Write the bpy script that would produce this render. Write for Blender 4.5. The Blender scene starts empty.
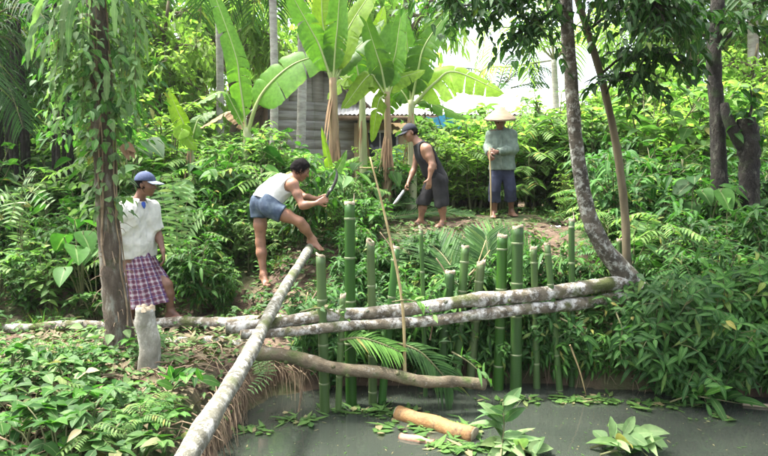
import bpy, math, random, bisect
import numpy as np
from mathutils import Vector

# ------------------------------------------------------------------ camera, sky, sun, exposure
scene = bpy.context.scene
COL = scene.collection
CAM_Z, FOC, PITCH = 1.77, 600.0, math.radians(3.6)
cam_data = bpy.data.cameras.new('camera')
cam_data.sensor_fit = 'HORIZONTAL'
cam_data.sensor_width = 36.0
cam_data.lens = FOC / 768.0 * 36.0
cam_data.clip_start, cam_data.clip_end = 0.05, 500.0
cam = bpy.data.objects.new('camera', cam_data)
cam.location = (0, 0, CAM_Z)
cam.rotation_euler = (math.pi / 2 - PITCH, 0, 0)
COL.objects.link(cam)
scene.camera = cam

SUN_EL, SUN_AZ = math.radians(66), math.radians(-75)      # azimuth measured from +Y towards +X
world = bpy.data.worlds.new('World')
scene.world = world
world.use_nodes = True
wn, wl = world.node_tree.nodes, world.node_tree.links
wn.clear()
sky = wn.new('ShaderNodeTexSky')
sky.sky_type = 'NISHITA'
sky.sun_disc = False
sky.sun_elevation = SUN_EL
sky.sun_rotation = SUN_AZ
sky.air_density, sky.dust_density, sky.ozone_density = 1.0, 6.0, 0.6
hs = wn.new('ShaderNodeHueSaturation'); hs.inputs['Saturation'].default_value = 0.5
bg = wn.new('ShaderNodeBackground'); bg.inputs['Strength'].default_value = 0.15
wo = wn.new('ShaderNodeOutputWorld')
wl.new(sky.outputs[0], hs.inputs['Color']); wl.new(hs.outputs[0], bg.inputs['Color']); wl.new(bg.outputs[0], wo.inputs['Surface'])

sun_data = bpy.data.lights.new('sun', 'SUN')
sun_data.energy = 2.6
sun_data.angle = math.radians(6.0)
sun_data.color = (1.0, 0.97, 0.91)
sun = bpy.data.objects.new('sun', sun_data)
sd = Vector((math.sin(SUN_AZ) * math.cos(SUN_EL), math.cos(SUN_AZ) * math.cos(SUN_EL), math.sin(SUN_EL)))
sun.rotation_euler = sd.to_track_quat('Z', 'Y').to_euler()
COL.objects.link(sun)

scene.view_settings.view_transform = 'Standard'
scene.view_settings.look = 'None'
scene.view_settings.gamma = 1.0
scene.view_settings.use_curve_mapping = False
scene.view_settings.exposure = 2.3
cy = scene.cycles
cy.use_denoising = True
cy.max_bounces, cy.diffuse_bounces, cy.glossy_bounces, cy.transmission_bounces, cy.transparent_max_bounces = 6, 4, 2, 4, 4
cy.sample_clamp_indirect = 6.0

# ------------------------------------------------------------------ helpers
R = random.Random(11)
NR = np.random.default_rng(5)
V = lambda *a: np.array(a, float)
def nrm(v):
    v = np.asarray(v, float)
    return v / max(1e-9, np.linalg.norm(v))
def pix(px, py, d):
    """photo pixel + distance along Y -> world point"""
    u, v = (px - 384.0) / FOC, (228.0 - py) / FOC
    y = math.cos(PITCH) + v * math.sin(PITCH)
    z = -math.sin(PITCH) + v * math.cos(PITCH)
    s = d / y
    return V(u * s, d, CAM_Z + z * s)
def dist_on_z(py, z):
    v = (228.0 - py) / FOC
    y = math.cos(PITCH) + v * math.sin(PITCH)
    return (z - CAM_Z) / (-math.sin(PITCH) + v * math.cos(PITCH)) * y

def link(name, data, parent=None, loc=None, rot=None, scl=None):
    o = bpy.data.objects.new(name, data)
    COL.objects.link(o)
    if parent is not None: o.parent = parent
    if loc is not None: o.location = [float(c) for c in loc]
    if rot is not None: o.rotation_euler = rot
    if scl is not None: o.scale = (scl, scl, scl) if not hasattr(scl, '__len__') else scl
    return o
def tag(o, label=None, cat=None, group=None, kind=None):
    if label: o['label'] = label
    if cat: o['category'] = cat
    if group: o['group'] = group
    if kind: o['kind'] = kind
    return o
def mesh_quads(name, verts, quads, mat, smooth=True, uv=None, tint=None, mats=None, midx=None):
    """fast mesh from (N,3) verts and (M,3|4) faces; uv per loop (M*k,2); tint per vertex"""
    me = bpy.data.meshes.new(name)
    verts = np.ascontiguousarray(verts, np.float32)
    quads = np.ascontiguousarray(quads, np.int32)
    k = quads.shape[1]
    me.vertices.add(len(verts)); me.vertices.foreach_set('co', verts.ravel())
    me.loops.add(quads.size); me.loops.foreach_set('vertex_index', quads.ravel())
    me.polygons.add(len(quads))
    me.polygons.foreach_set('loop_start', np.arange(0, quads.size, k, dtype=np.int32))
    me.polygons.foreach_set('loop_total', np.full(len(quads), k, np.int32))
    if smooth: me.polygons.foreach_set('use_smooth', np.ones(len(quads), bool))
    if mats:
        for m in mats: me.materials.append(m)
        if midx is not None: me.polygons.foreach_set('material_index', np.ascontiguousarray(midx, np.int32))
    elif mat is not None: me.materials.append(mat)
    me.update(calc_edges=True)
    if uv is not None:
        l = me.uv_layers.new(name='UVMap')
        l.data.foreach_set('uv', np.ascontiguousarray(uv, np.float32).ravel())
    if tint is not None:
        a = me.attributes.new('tint', 'FLOAT', 'POINT')
        a.data.foreach_set('value', np.ascontiguousarray(tint, np.float32))
    me.validate()
    return me

def wob(x, y, z=0.0, f=1.0, s=0.0):
    """cheap smooth noise about -1..1 (works on arrays)"""
    a = np.sin(x * 1.7 * f + 1.3 * np.sin(y * 1.1 * f + s) + s * 2.1) + np.sin(y * 2.3 * f + 1.7 * np.sin(z * 1.9 * f + x * .7 * f) + s)
    b = np.sin(z * 2.1 * f + 1.1 * np.sin(x * 1.3 * f - s) + s * .7) + .6 * np.sin((x + y) * 3.9 * f + s * 3) + .5 * np.sin((y - z) * 4.7 * f - s)
    return (a + b) / 4.0

class Tubes:
    def __init__(s): s.v, s.f, s.uv, s.n = [], [], [], 0
    def add(s, pts, rad, n=8, rough=0.0, seed=0.0, cap=True):
        pts = np.asarray(pts, float); m = len(pts)
        rad = np.broadcast_to(np.asarray(rad, float), (m,)) if np.ndim(rad) == 0 else np.asarray(rad, float)
        tan = np.gradient(pts, axis=0); tan /= np.maximum(np.linalg.norm(tan, axis=1)[:, None], 1e-9)
        ref = V(0, 0, 1) if abs(tan[0][2]) < .9 else V(1, 0, 0)
        a = nrm(np.cross(tan[0], ref)); A, B = [], []
        for t in tan:
            a = nrm(a - t * a.dot(t)); A.append(a); B.append(np.cross(t, a))
        A, B = np.array(A), np.array(B)
        th = np.linspace(0, 2 * math.pi, n, endpoint=False)
        ring = np.cos(th)[None, :, None] * A[:, None] + np.sin(th)[None, :, None] * B[:, None]
        r = rad[:, None] * np.ones(n)[None]
        if rough:
            P = pts[:, None] + ring * rad[:, None, None]
            r = r * (1 + rough * wob(P[..., 0], P[..., 1], P[..., 2], 9.0, seed) + rough * .6 * wob(P[..., 0], P[..., 1], P[..., 2], 23.0, seed + 2))
        vv = (pts[:, None] + ring * r[..., None]).reshape(-1, 3)
        L = np.concatenate([[0], np.cumsum(np.linalg.norm(np.diff(pts, axis=0), axis=1))])
        i = np.arange(m - 1)[:, None]; j = np.arange(n)[None]; j2 = (j + 1) % n
        f = np.stack([i * n + j, i * n + j2, (i + 1) * n + j2, (i + 1) * n + j], -1).reshape(-1, 4)
        uu0 = (j / n + 0 * i); uu1 = ((j + 1) / n + 0 * i); v0 = L[:-1][:, None] + 0 * j; v1 = L[1:][:, None] + 0 * j
        uv = np.stack([np.stack([uu0, v0], -1), np.stack([uu1, v0], -1), np.stack([uu1, v1], -1), np.stack([uu0, v1], -1)], 2).reshape(-1, 2)
        s.v.append(vv); s.f.append(f + s.n); s.uv.append(uv)
        base = s.n; s.n += len(vv)
        if cap:
            for e, idx in ((0, 0), (m - 1, (m - 1) * n)):
                c = pts[e]; s.v.append(c[None]); ci = s.n; s.n += 1
                k = np.arange(0, n, 1)
                q = np.stack([np.full(n, ci), base + idx + k, base + idx + (k + 1) % n, base + idx + (k + 1) % n], -1)
                q = q[:, :3]
                # as quads made of pairs of fan triangles
                q4 = np.stack([np.full(n // 2, ci), base + idx + k[0:n - n % 2:2], base + idx + (k[0:n - n % 2:2] + 1) % n, base + idx + (k[0:n - n % 2:2] + 2) % n], -1)
                s.f.append(q4); s.uv.append(np.zeros((q4.size, 2)))
        return s
    def mesh(s, name, mat, smooth=True):
        return mesh_quads(name, np.concatenate(s.v), np.concatenate(s.f), mat, smooth, np.concatenate(s.uv))

def bez(p, n):
    """smooth polyline through control points (Catmull-Rom)"""
    p = [np.asarray(q, float) for q in p]
    if len(p) == 2: return np.array([p[0] + (p[1] - p[0]) * t for t in np.linspace(0, 1, n)])
    q = [2 * p[0] - p[1]] + p + [2 * p[-1] - p[-2]]
    out = []
    for t in np.linspace(0, len(p) - 1 - 1e-6, n):
        i = int(t); u = t - i; a, b, c, d = q[i:i + 4]
        out.append(.5 * ((2 * b) + (c - a) * u + (2 * a - 5 * b + 4 * c - d) * u * u + (3 * b - a - 3 * c + d) * u ** 3))
    return np.array(out)
def lerp(a, b, n): return np.linspace(a, b, n)

PROF = {
    'ovate': lambda t: np.sin(np.pi * t ** .72) ** .85,
    'lance': lambda t: np.sin(np.pi * t ** .8) ** .9,
    'blade': lambda t: np.minimum(1, t * 6) * (1 - t ** 2.2),
    'strap': lambda t: np.minimum(1, .35 + t * 4) * np.minimum(1, (1 - t) * 3.5) ** .7,
}
class Leaves:
    def __init__(s): s.p, s.d, s.n, s.q = [], [], [], []
    def add(s, p, d, n, L, W, droop=.25, fold=.25, tint=None):
        s.p.append(p); s.d.append(d); s.n.append(n); s.q.append((L, W, droop, fold, R.random() if tint is None else tint))
    def mesh(s, name, mat, prof='ovate', segs=4):
        p, d, n, q = np.array(s.p), np.array(s.d), np.array(s.n), np.array(s.q)
        N = len(p); t = np.linspace(0, 1, segs + 1); w = np.maximum(PROF[prof](t), .02)
        d = d / np.linalg.norm(d, axis=1)[:, None]
        side = np.cross(d, n); side /= np.maximum(np.linalg.norm(side, axis=1)[:, None], 1e-6)
        up = np.cross(side, d)
        L, W, dr, fo, ti = q.T
        C = p[:, None] + d[:, None] * (L[:, None] * t)[..., None]
        C[..., 2] -= (L * dr)[:, None] * t ** 2
        hw = W[:, None] * w[None]
        vv = np.empty((N, segs + 1, 3, 3))
        vv[:, :, 1] = C
        off = side[:, None] * (hw * np.cos(fo)[:, None])[..., None]; lift = up[:, None] * (hw * np.sin(fo)[:, None])[..., None]
        vv[:, :, 0] = C - off + lift
        vv[:, :, 2] = C + off + lift
        S = segs + 1
        base = (np.arange(N) * S * 3)[:, None, None]; i = np.arange(segs)[None, :, None] * 3; k = np.arange(2)[None, None]
        f = np.stack([base + i + k, base + i + k + 1, base + i + 3 + k + 1, base + i + 3 + k], -1).reshape(-1, 4)
        u0 = np.broadcast_to(k * .5, (N, segs, 2)); v0 = np.broadcast_to(t[:-1][None, :, None], (N, segs, 2)); v1 = np.broadcast_to(t[1:][None, :, None], (N, segs, 2))
        uv = np.stack([np.stack([u0, v0], -1), np.stack([u0 + .5, v0], -1), np.stack([u0 + .5, v1], -1), np.stack([u0, v1], -1)], 3).reshape(-1, 2)
        return mesh_quads(name, vv.reshape(-1, 3), f, mat, True, uv, np.repeat(ti, S * 3))

def rdir(): return nrm(NR.normal(size=3))
def hdir(a, el=0.0): return V(math.cos(a) * math.cos(el), math.sin(a) * math.cos(el), math.sin(el))

# ------------------------------------------------------------------ materials
def newmat(name):
    m = bpy.data.materials.new(name); m.use_nodes = True
    nt = m.node_tree; nt.nodes.clear()
    out = nt.nodes.new('ShaderNodeOutputMaterial')
    return m, nt.nodes, nt.links, out
def ramp(N, stops):
    r = N.new('ShaderNodeValToRGB')
    e = r.color_ramp.elements
    while len(e) > 1: e.remove(e[-1])
    e[0].position, e[0].color = stops[0][0], (*stops[0][1], 1)
    for pos, c in stops[1:]:
        x = e.new(pos); x.color = (*c, 1)
    return r
def noise(N, L, vec, scale, detail=4, rough=.55, dist=0.0):
    n = N.new('ShaderNodeTexNoise'); n.inputs['Scale'].default_value = scale; n.inputs['Detail'].default_value = detail
    n.inputs['Roughness'].default_value = rough; n.inputs['Distortion'].default_value = dist
    if vec is not None: L.new(vec, n.inputs['Vector'])
    return n
def mixc(N, L, f, a, b, mode='MIX'):
    m = N.new('ShaderNodeMix'); m.data_type = 'RGBA'; m.blend_type = mode
    for s, val in ((m.inputs['Factor'], f), (m.inputs[6], a), (m.inputs[7], b)):
        if isinstance(val, (int, float)): s.default_value = val
        elif isinstance(val, tuple): s.default_value = (*val, 1)
        else: L.new(val, s)
    return m.outputs[2]
def bump(N, L, h, strength, dist, bsdf):
    b = N.new('ShaderNodeBump'); b.inputs['Strength'].default_value = strength; b.inputs['Distance'].default_value = dist
    L.new(h, b.inputs['Height']); L.new(b.outputs[0], bsdf.inputs['Normal'])
def leafmat(name, c1, c2, trans=.35, rough=.52, odd=(.26, .24, .06), oddat=.98, rib=.25, spec=.22, tboost=(1.3, 1.65, .8), vein=0):
    m, N, L, out = newmat(name)
    at = N.new('ShaderNodeAttribute'); at.attribute_name = 'tint'
    mid = tuple((a + b) / 2 for a, b in zip(c1, c2))
    r = ramp(N, [(0, c1), (.55, mid), (oddat - .02, c2), (min(oddat + .01, 1), odd)])
    L.new(at.outputs['Fac'], r.inputs[0])
    tc = N.new('ShaderNodeTexCoord')
    nz = noise(N, L, tc.outputs['Object'], 22, 3)
    nr_ = ramp(N, [(.3, (.78, .78, .78)), (.7, (1.15, 1.15, 1.15))]); L.new(nz.outputs[0], nr_.inputs[0])
    c = mixc(N, L, 1.0, r.outputs[0], nr_.outputs[0], 'MULTIPLY')
    sx = N.new('ShaderNodeSeparateXYZ'); L.new(tc.outputs['UV'], sx.inputs[0])
    a1 = N.new('ShaderNodeMath'); a1.operation = 'SUBTRACT'; a1.inputs[1].default_value = .5; L.new(sx.outputs[0], a1.inputs[0])
    a2 = N.new('ShaderNodeMath'); a2.operation = 'ABSOLUTE'; L.new(a1.outputs[0], a2.inputs[0])
    a3 = N.new('ShaderNodeMath'); a3.operation = 'LESS_THAN'; a3.inputs[1].default_value = .035; L.new(a2.outputs[0], a3.inputs[0])
    a4 = N.new('ShaderNodeMath'); a4.operation = 'MULTIPLY'; a4.inputs[1].default_value = rib; L.new(a3.outputs[0], a4.inputs[0])
    c = mixc(N, L, a4.outputs[0], c, (.45, .5, .25))
    oi = N.new('ShaderNodeObjectInfo')
    h = N.new('ShaderNodeHueSaturation'); L.new(c, h.inputs['Color'])
    mr = N.new('ShaderNodeMapRange'); mr.inputs[3].default_value = .72; mr.inputs[4].default_value = 1.25; L.new(oi.outputs['Random'], mr.inputs[0]); L.new(mr.outputs[0], h.inputs['Value'])
    b = N.new('ShaderNodeBsdfPrincipled'); L.new(h.outputs[0], b.inputs['Base Color']); b.inputs['Roughness'].default_value = rough + .08
    b.inputs['Specular IOR Level'].default_value = spec
    tr = N.new('ShaderNodeBsdfTranslucent')
    if vein:
        sn = N.new('ShaderNodeMath'); sn.operation = 'MULTIPLY'; sn.inputs[1].default_value = vein; L.new(sx.outputs[1], sn.inputs[0])
        s2 = N.new('ShaderNodeMath'); s2.operation = 'SINE'; L.new(sn.outputs[0], s2.inputs[0]); bump(N, L, s2.outputs[0], .35, .006, b)
    L.new(mixc(N, L, 1.0, h.outputs[0], tboost, 'MULTIPLY'), tr.inputs['Color'])
    ms = N.new('ShaderNodeMixShader'); ms.inputs[0].default_value = trans
    L.new(b.outputs[0], ms.inputs[1]); L.new(tr.outputs[0], ms.inputs[2]); L.new(ms.outputs[0], out.inputs['Surface'])
    return m
def surfmat(name, stops, scale=6, rough=.8, detail=6, stretch=(1, 1, 1), bmp=.4, bdist=.01, spot=None, spotscale=14, spotlo=.58, spec=.4, coord='Object', moss=None, mosslo=.55, rand=None):
    m, N, L, out = newmat(name)
    tc = N.new('ShaderNodeTexCoord'); mp = N.new('ShaderNodeMapping'); mp.inputs['Scale'].default_value = stretch
    L.new(tc.outputs[coord], mp.inputs[0])
    nz = noise(N, L, mp.outputs[0], scale, detail)
    r = ramp(N, stops); L.new(nz.outputs[0], r.inputs[0]); c = r.outputs[0]
    if spot:
        n2 = noise(N, L, mp.outputs[0], spotscale, 9, .72, .15); r2 = ramp(N, [(spotlo - .02, (0, 0, 0)), (spotlo + .1, (1, 1, 1))]); L.new(n2.outputs[0], r2.inputs[0])
        c = mixc(N, L, r2.outputs[0], c, spot)
    if moss:
        n3 = noise(N, L, tc.outputs[coord], 4.5, 5); r3 = ramp(N, [(mosslo, (0, 0, 0)), (mosslo + .12, (1, 1, 1))]); L.new(n3.outputs[0], r3.inputs[0])
        c = mixc(N, L, r3.outputs[0], c, moss)
    if rand:
        oi = N.new('ShaderNodeObjectInfo'); h = N.new('ShaderNodeHueSaturation'); L.new(c, h.inputs['Color'])
        for sock, (lo_, hi_), seed_ in (('Value', rand, 1.0), ('Hue', (.465, .51), 7.3), ('Saturation', (.85, 1.1), 3.7)):
            mu = N.new('ShaderNodeMath'); mu.operation = 'MULTIPLY'; mu.inputs[1].default_value = seed_; L.new(oi.outputs['Random'], mu.inputs[0])
            fr = N.new('ShaderNodeMath'); fr.operation = 'FRACT'; L.new(mu.outputs[0], fr.inputs[0])
            mr = N.new('ShaderNodeMapRange'); mr.inputs[3].default_value = lo_; mr.inputs[4].default_value = hi_; L.new(fr.outputs[0], mr.inputs[0]); L.new(mr.outputs[0], h.inputs[sock])
        c = h.outputs[0]
    b = N.new('ShaderNodeBsdfPrincipled'); L.new(c, b.inputs['Base Color']); b.inputs['Roughness'].default_value = rough; b.inputs['Specular IOR Level'].default_value = spec
    if bmp:
        n4 = noise(N, L, mp.outputs[0], scale * 6, 6, .65); bump(N, L, n4.outputs[0], bmp, bdist, b)
    L.new(b.outputs[0], out.inputs['Surface'])
    return m

M = {}
M['broad'] = leafmat('broad_leaf', (.020, .074, .014), (.070, .185, .028), .35, .5)
M['lance'] = leafmat('lance_leaf', (.016, .064, .014), (.055, .155, .028), .3, .5, odd=(.16, .2, .05))
M['hedge'] = leafmat('hedge_leaf', (.075, .16, .04), (.19, .31, .085), .45, .55)
M['bright'] = leafmat('bright_leaf', (.13, .23, .045), (.32, .45, .11), .58, .55)
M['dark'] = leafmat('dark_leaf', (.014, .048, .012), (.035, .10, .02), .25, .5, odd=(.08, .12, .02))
M['low'] = leafmat('low_leaf', (.026, .082, .018), (.09, .185, .04), .3, .5, odd=(.24, .21, .11), oddat=.94)
M['pale'] = leafmat('pale_leaf', (.07, .15, .05), (.20, .30, .12), .3, .5)
M['fern'] = leafmat('fern_leaf', (.05, .14, .02), (.13, .28, .05), .35, .5)
M['palm'] = leafmat('palm_leaf', (.018, .065, .012), (.055, .14, .028), .25, .5, oddat=.99)
M['litter'] = leafmat('litter_leaf', (.075, .05, .027), (.18, .15, .09), .1, .75, odd=(.08, .15, .04), oddat=.8, rib=.1)
M['banana'] = leafmat('banana_leaf', (.07, .18, .025), (.15, .30, .04), .5, .4, rib=.0, tboost=(1.6, 1.8, .6), vein=420)
M['banana_y'] = leafmat('banana_leaf_young', (.17, .31, .03), (.28, .42, .04), .55, .4, rib=.0, tboost=(1.5, 1.6, .5), vein=420)
M['rib'] = surfmat('banana_rib', [(.3, (.25, .34, .1)), (.7, (.4, .46, .2))], 3, .5, bmp=.1)
M['stem'] = surfmat('plant_stem', [(.3, (.07, .09, .03)), (.7, (.16, .15, .07))], 9, .75, bmp=.2)
M['bark_brown'] = surfmat('brown_bark', [(.25, (.045, .034, .024)), (.5, (.12, .092, .066)), (.75, (.22, .185, .14))], 12, .92, stretch=(1, 1, .4), bmp=1.0, bdist=.03, spot=(.26, .26, .21), spotscale=12, spotlo=.55, moss=(.06, .075, .025), mosslo=.56)
M['bark_mottled'] = surfmat('mottled_bark', [(.3, (.025, .022, .016)), (.5, (.07, .06, .042)), (.7, (.14, .12, .09))], 11, .88, bmp=.9, bdist=.015, spot=(.38, .39, .34), spotscale=17, spotlo=.52)
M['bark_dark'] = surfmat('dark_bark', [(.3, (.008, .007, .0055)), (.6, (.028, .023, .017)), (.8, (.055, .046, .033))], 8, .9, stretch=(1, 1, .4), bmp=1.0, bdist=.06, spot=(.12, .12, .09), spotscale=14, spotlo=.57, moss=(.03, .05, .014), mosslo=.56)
M['bark_tan'] = surfmat('tan_bark', [(.3, (.055, .045, .025)), (.7, (.14, .115, .065))], 8, .85, stretch=(1, 1, .35), bmp=.6, bdist=.01)
M['palm_trunk'] = surfmat('palm_trunk', [(.3, (.25, .23, .2)), (.7, (.45, .43, .38))], 6, .85, stretch=(1, 1, 3), bmp=.5, bdist=.01, spot=(.14, .13, .1), spotscale=9, spotlo=.6)
M['log'] = surfmat('lichen_log', [(.3, (.06, .05, .035)), (.5, (.15, .125, .085)), (.72, (.27, .24, .18))], 13, .88, bmp=.9, bdist=.015, spot=(.58, .57, .52), spotscale=11, spotlo=.5, moss=(.075, .09, .025), mosslo=.52)
M['log_moss'] = surfmat('mossy_log', [(.3, (.06, .05, .03)), (.5, (.15, .12, .075)), (.75, (.27, .23, .16))], 9, .9, bmp=.9, bdist=.015, spot=(.4, .38, .32), spotscale=12, spotlo=.6, moss=(.06, .085, .02), mosslo=.5)
M['pole'] = surfmat('lichen_pole', [(.3, (.06, .056, .038)), (.5, (.13, .125, .09)), (.72, (.21, .205, .155))], 14, .85, bmp=.8, bdist=.012, spot=(.42, .42, .37), spotscale=18, spotlo=.5, moss=(.075, .09, .03), mosslo=.53)
M['stump'] = surfmat('weathered_post', [(.3, (.14, .13, .10)), (.5, (.25, .24, .19)), (.72, (.38, .37, .31))], 10, .88, stretch=(1, 1, .5), bmp=.9, bdist=.015, spot=(.5, .49, .43), spotscale=9, spotlo=.52, moss=(.12, .15, .06), mosslo=.58)
M['cutwood'] = surfmat('cut_wood', [(.3, (.22, .175, .11)), (.7, (.38, .32, .22))], 20, .8, bmp=.2)
M['peeled'] = surfmat('peeled_wood', [(.25, (.10, .05, .02)), (.5, (.24, .13, .045)), (.75, (.34, .23, .10))], 9, .7, stretch=(1, 1, 1), bmp=.7, bdist=.01, spot=(.09, .05, .025), spotscale=9, spotlo=.56)
M['chunk'] = surfmat('red_brown_chunk', [(.3, (.2, .09, .055)), (.7, (.42, .24, .16))], 9, .8, bmp=.8)
M['bamboo'] = surfmat('bamboo_culm', [(.2, (.018, .07, .010)), (.55, (.035, .12, .016)), (.85, (.08, .17, .03))], 6, .42, stretch=(2, 2, .3), bmp=.15, bdist=.003, spot=(.085, .12, .04), spotscale=9, spotlo=.6, spec=.4, moss=(.05, .06, .02), mosslo=.66, rand=(.52, .98))
M['bamboo_old'] = surfmat('bamboo_culm_paler', [(.2, (.045, .11, .025)), (.55, (.09, .17, .04)), (.85, (.17, .23, .075))], 6, .45, stretch=(2, 2, .3), bmp=.15, bdist=.003, spot=(.14, .16, .06), spotscale=9, spotlo=.6, spec=.4, moss=(.07, .07, .03), mosslo=.66, rand=(.6, 1.0))
M['bamboo_node'] = surfmat('bamboo_node', [(.3, (.09, .13, .05)), (.7, (.18, .21, .11))], 9, .6, bmp=.2)
M['dead_cane'] = surfmat('dead_cane', [(.3, (.28, .2, .09)), (.7, (.5, .4, .2))], 6, .7, bmp=.3)
M['pseudostem'] = surfmat('banana_pseudostem', [(.3, (.10, .055, .03)), (.5, (.24, .17, .09)), (.75, (.35, .36, .16))], 4, .7, stretch=(2, 2, .3), bmp=.5)
M['pseudostem_g'] = surfmat('banana_pseudostem_green', [(.3, (.22, .22, .12)), (.5, (.33, .36, .18)), (.75, (.48, .48, .33))], 4, .65, stretch=(2, 2, .3), bmp=.4)
M['dryleaf'] = surfmat('dry_banana_leaf', [(.3, (.14, .08, .04)), (.7, (.33, .22, .12))], 6, .85, stretch=(1, 1, .4), bmp=.6)
M['root'] = surfmat('dry_root', [(.3, (.13, .085, .05)), (.7, (.33, .25, .16))], 12, .9, bmp=.5)

def ground_mat():
    m, N, L, out = newmat('soil')
    tc = N.new('ShaderNodeTexCoord')
    n1 = noise(N, L, tc.outputs['Object'], 1.3, 7, .6)
    r1 = ramp(N, [(.3, (.05, .03, .018)), (.5, (.105, .065, .04)), (.68, (.18, .125, .085))]); L.new(n1.outputs[0], r1.inputs[0])
    n2 = noise(N, L, tc.outputs['Object'], 9, 6, .65)
    r2 = ramp(N, [(.3, (.55, .55, .55)), (.7, (1.25, 1.25, 1.25))]); L.new(n2.outputs[0], r2.inputs[0])
    c = mixc(N, L, 1.0, r1.outputs[0], r2.outputs[0], 'MULTIPLY')
    n3 = noise(N, L, tc.outputs['Object'], .8, 5, .6); r3 = ramp(N, [(.5, (0, 0, 0)), (.62, (1, 1, 1))]); L.new(n3.outputs[0], r3.inputs[0])
    c = mixc(N, L, r3.outputs[0], c, (.05, .075, .02))
    b = N.new('ShaderNodeBsdfPrincipled'); b.inputs['Roughness'].default_value = .95; L.new(c, b.inputs['Base Color'])
    n4 = noise(N, L, tc.outputs['Object'], 30, 8, .7); bump(N, L, n4.outputs[0], .8, .03, b)
    L.new(b.outputs[0], out.inputs['Surface']); return m
def water_mat():
    m, N, L, out = newmat('murky_water')
    tc = N.new('ShaderNodeTexCoord')
    n1 = noise(N, L, tc.outputs['Object'], 1.1, 4, .55, .5)
    r1 = ramp(N, [(.3, (.027, .034, .026)), (.7, (.042, .049, .038))]); L.new(n1.outputs[0], r1.inputs[0])
    b = N.new('ShaderNodeBsdfPrincipled'); L.new(r1.outputs[0], b.inputs['Base Color']); b.inputs['Roughness'].default_value = .03; b.inputs['IOR'].default_value = 1.42
    mp = N.new('ShaderNodeMapping'); mp.inputs['Scale'].default_value = (1, 1.6, 1); L.new(tc.outputs['Object'], mp.inputs[0])
    n2 = noise(N, L, mp.outputs[0], 5, 3, .5, .3); bump(N, L, n2.outputs[0], .07, .02, b)
    L.new(b.outputs[0], out.inputs['Surface']); return m
M['soil'], M['water'] = ground_mat(), water_mat()

def plain(name, col, rough=.8, nscale=40, var=.25, bmp=.25, bdist=.004, spec=.3, metal=0.0):
    m, N, L, out = newmat(name)
    tc = N.new('ShaderNodeTexCoord'); nz = noise(N, L, tc.outputs['Object'], nscale, 5)
    lo, hi = tuple(c * (1 - var) for c in col), tuple(min(1, c * (1 + var)) for c in col)
    r = ramp(N, [(.3, lo), (.7, hi)]); L.new(nz.outputs[0], r.inputs[0])
    b = N.new('ShaderNodeBsdfPrincipled'); L.new(r.outputs[0], b.inputs['Base Color']); b.inputs['Roughness'].default_value = rough
    b.inputs['Specular IOR Level'].default_value = spec; b.inputs['Metallic'].default_value = metal
    if bmp: bump(N, L, nz.outputs[0], bmp, bdist, b)
    L.new(b.outputs[0], out.inputs['Surface']); return m

# ------------------------------------------------------------------ the ground and the stream
STREAM = np.array([(-1.12, 1.7), (-1.14, 4.0), (-1.12, 4.75), (-.98, 5.1), (-.5, 5.3), (.4, 5.4), (1.5, 5.42), (2.1, 5.25), (3.2, 5.05), (6, 4.8), (14, 4.0), (30, 3.0), (30, -1.0), (14, .6), (6, 1.2), (2, 1.6), (0, 1.75)])
def sstep(a, b, x):
    t = np.clip((x - a) / (b - a), 0, 1); return t * t * (3 - 2 * t)
def height(x, y):
    x, y = np.asarray(x, float), np.asarray(y, float)
    dm = np.full(x.shape, 1e9); ins = np.zeros(x.shape, bool)
    n = len(STREAM)
    for i in range(n):
        a, b = STREAM[i], STREAM[(i + 1) % n]
        e = b - a; t = np.clip(((x - a[0]) * e[0] + (y - a[1]) * e[1]) / e.dot(e), 0, 1)
        dm = np.minimum(dm, np.hypot(x - a[0] - t * e[0], y - a[1] - t * e[1]))
        c = ((a[1] > y) != (b[1] > y))
        with np.errstate(divide='ignore', invalid='ignore'):
            xi = (b[0] - a[0]) * (y - a[1]) / (b[1] - a[1] if b[1] != a[1] else 1e-9) + a[0]
        ins ^= c & (x < xi)
    t = np.where(ins, -dm, dm) + .05 * wob(x, y, 0, 4.0, 1.0)
    start = 5.25 + .65 * sstep(-.9, -1.6, x)
    out = .36 * sstep(-.02, .22, t) + .05 * sstep(.2, 1.2, t) + .80 * sstep(start, start + 2.9, y) + .12 * sstep(8, 9.2, y) - .09 * sstep(-1.2, -1.5, x) * sstep(4.6, 5.4, y) + .022 * np.maximum(0, y - 9)
    out = out + .32 * np.exp(-((x - 2.25) ** 2 + (y - 5.75) ** 2) / .35) + .03 * np.exp(-((x - 1.8) ** 2 + (y - 9.1) ** 2) / .8)
    out = out + (.03 * wob(x, y, 0, 2.1, .3) + .03 * wob(x, y, 0, 5.3, .8) + .014 * wob(x, y, 0, 13., .2)) * sstep(0, .4, t)
    bed = -.45 * sstep(.02, -.5, t)
    return np.where(t > 0, out, bed)
def grow(a, b, fine, coarse_end, ratio=1.16):
    c = list(np.arange(a, b + 1e-6, fine)); s = fine
    while c[-1] < coarse_end: s *= ratio; c.append(c[-1] + s)
    return c
xs = sorted(set([-v for v in grow(0, 4.2, .055, 90)[1:]] + grow(0, 4.6, .055, 90)))
ys = [v for v in sorted(set([1.0 - v for v in grow(0, .3, .1, 30)[1:]] + [v + 1.0 for v in grow(0, 9.5, .055, 160)]))]
X, Y = np.meshgrid(np.array(xs), np.array(ys), indexing='ij')
Z = height(X, Y)
nx, ny = X.shape
GX, GY, GZ = [float(v) for v in xs], [float(v) for v in ys], Z.tolist()
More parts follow.
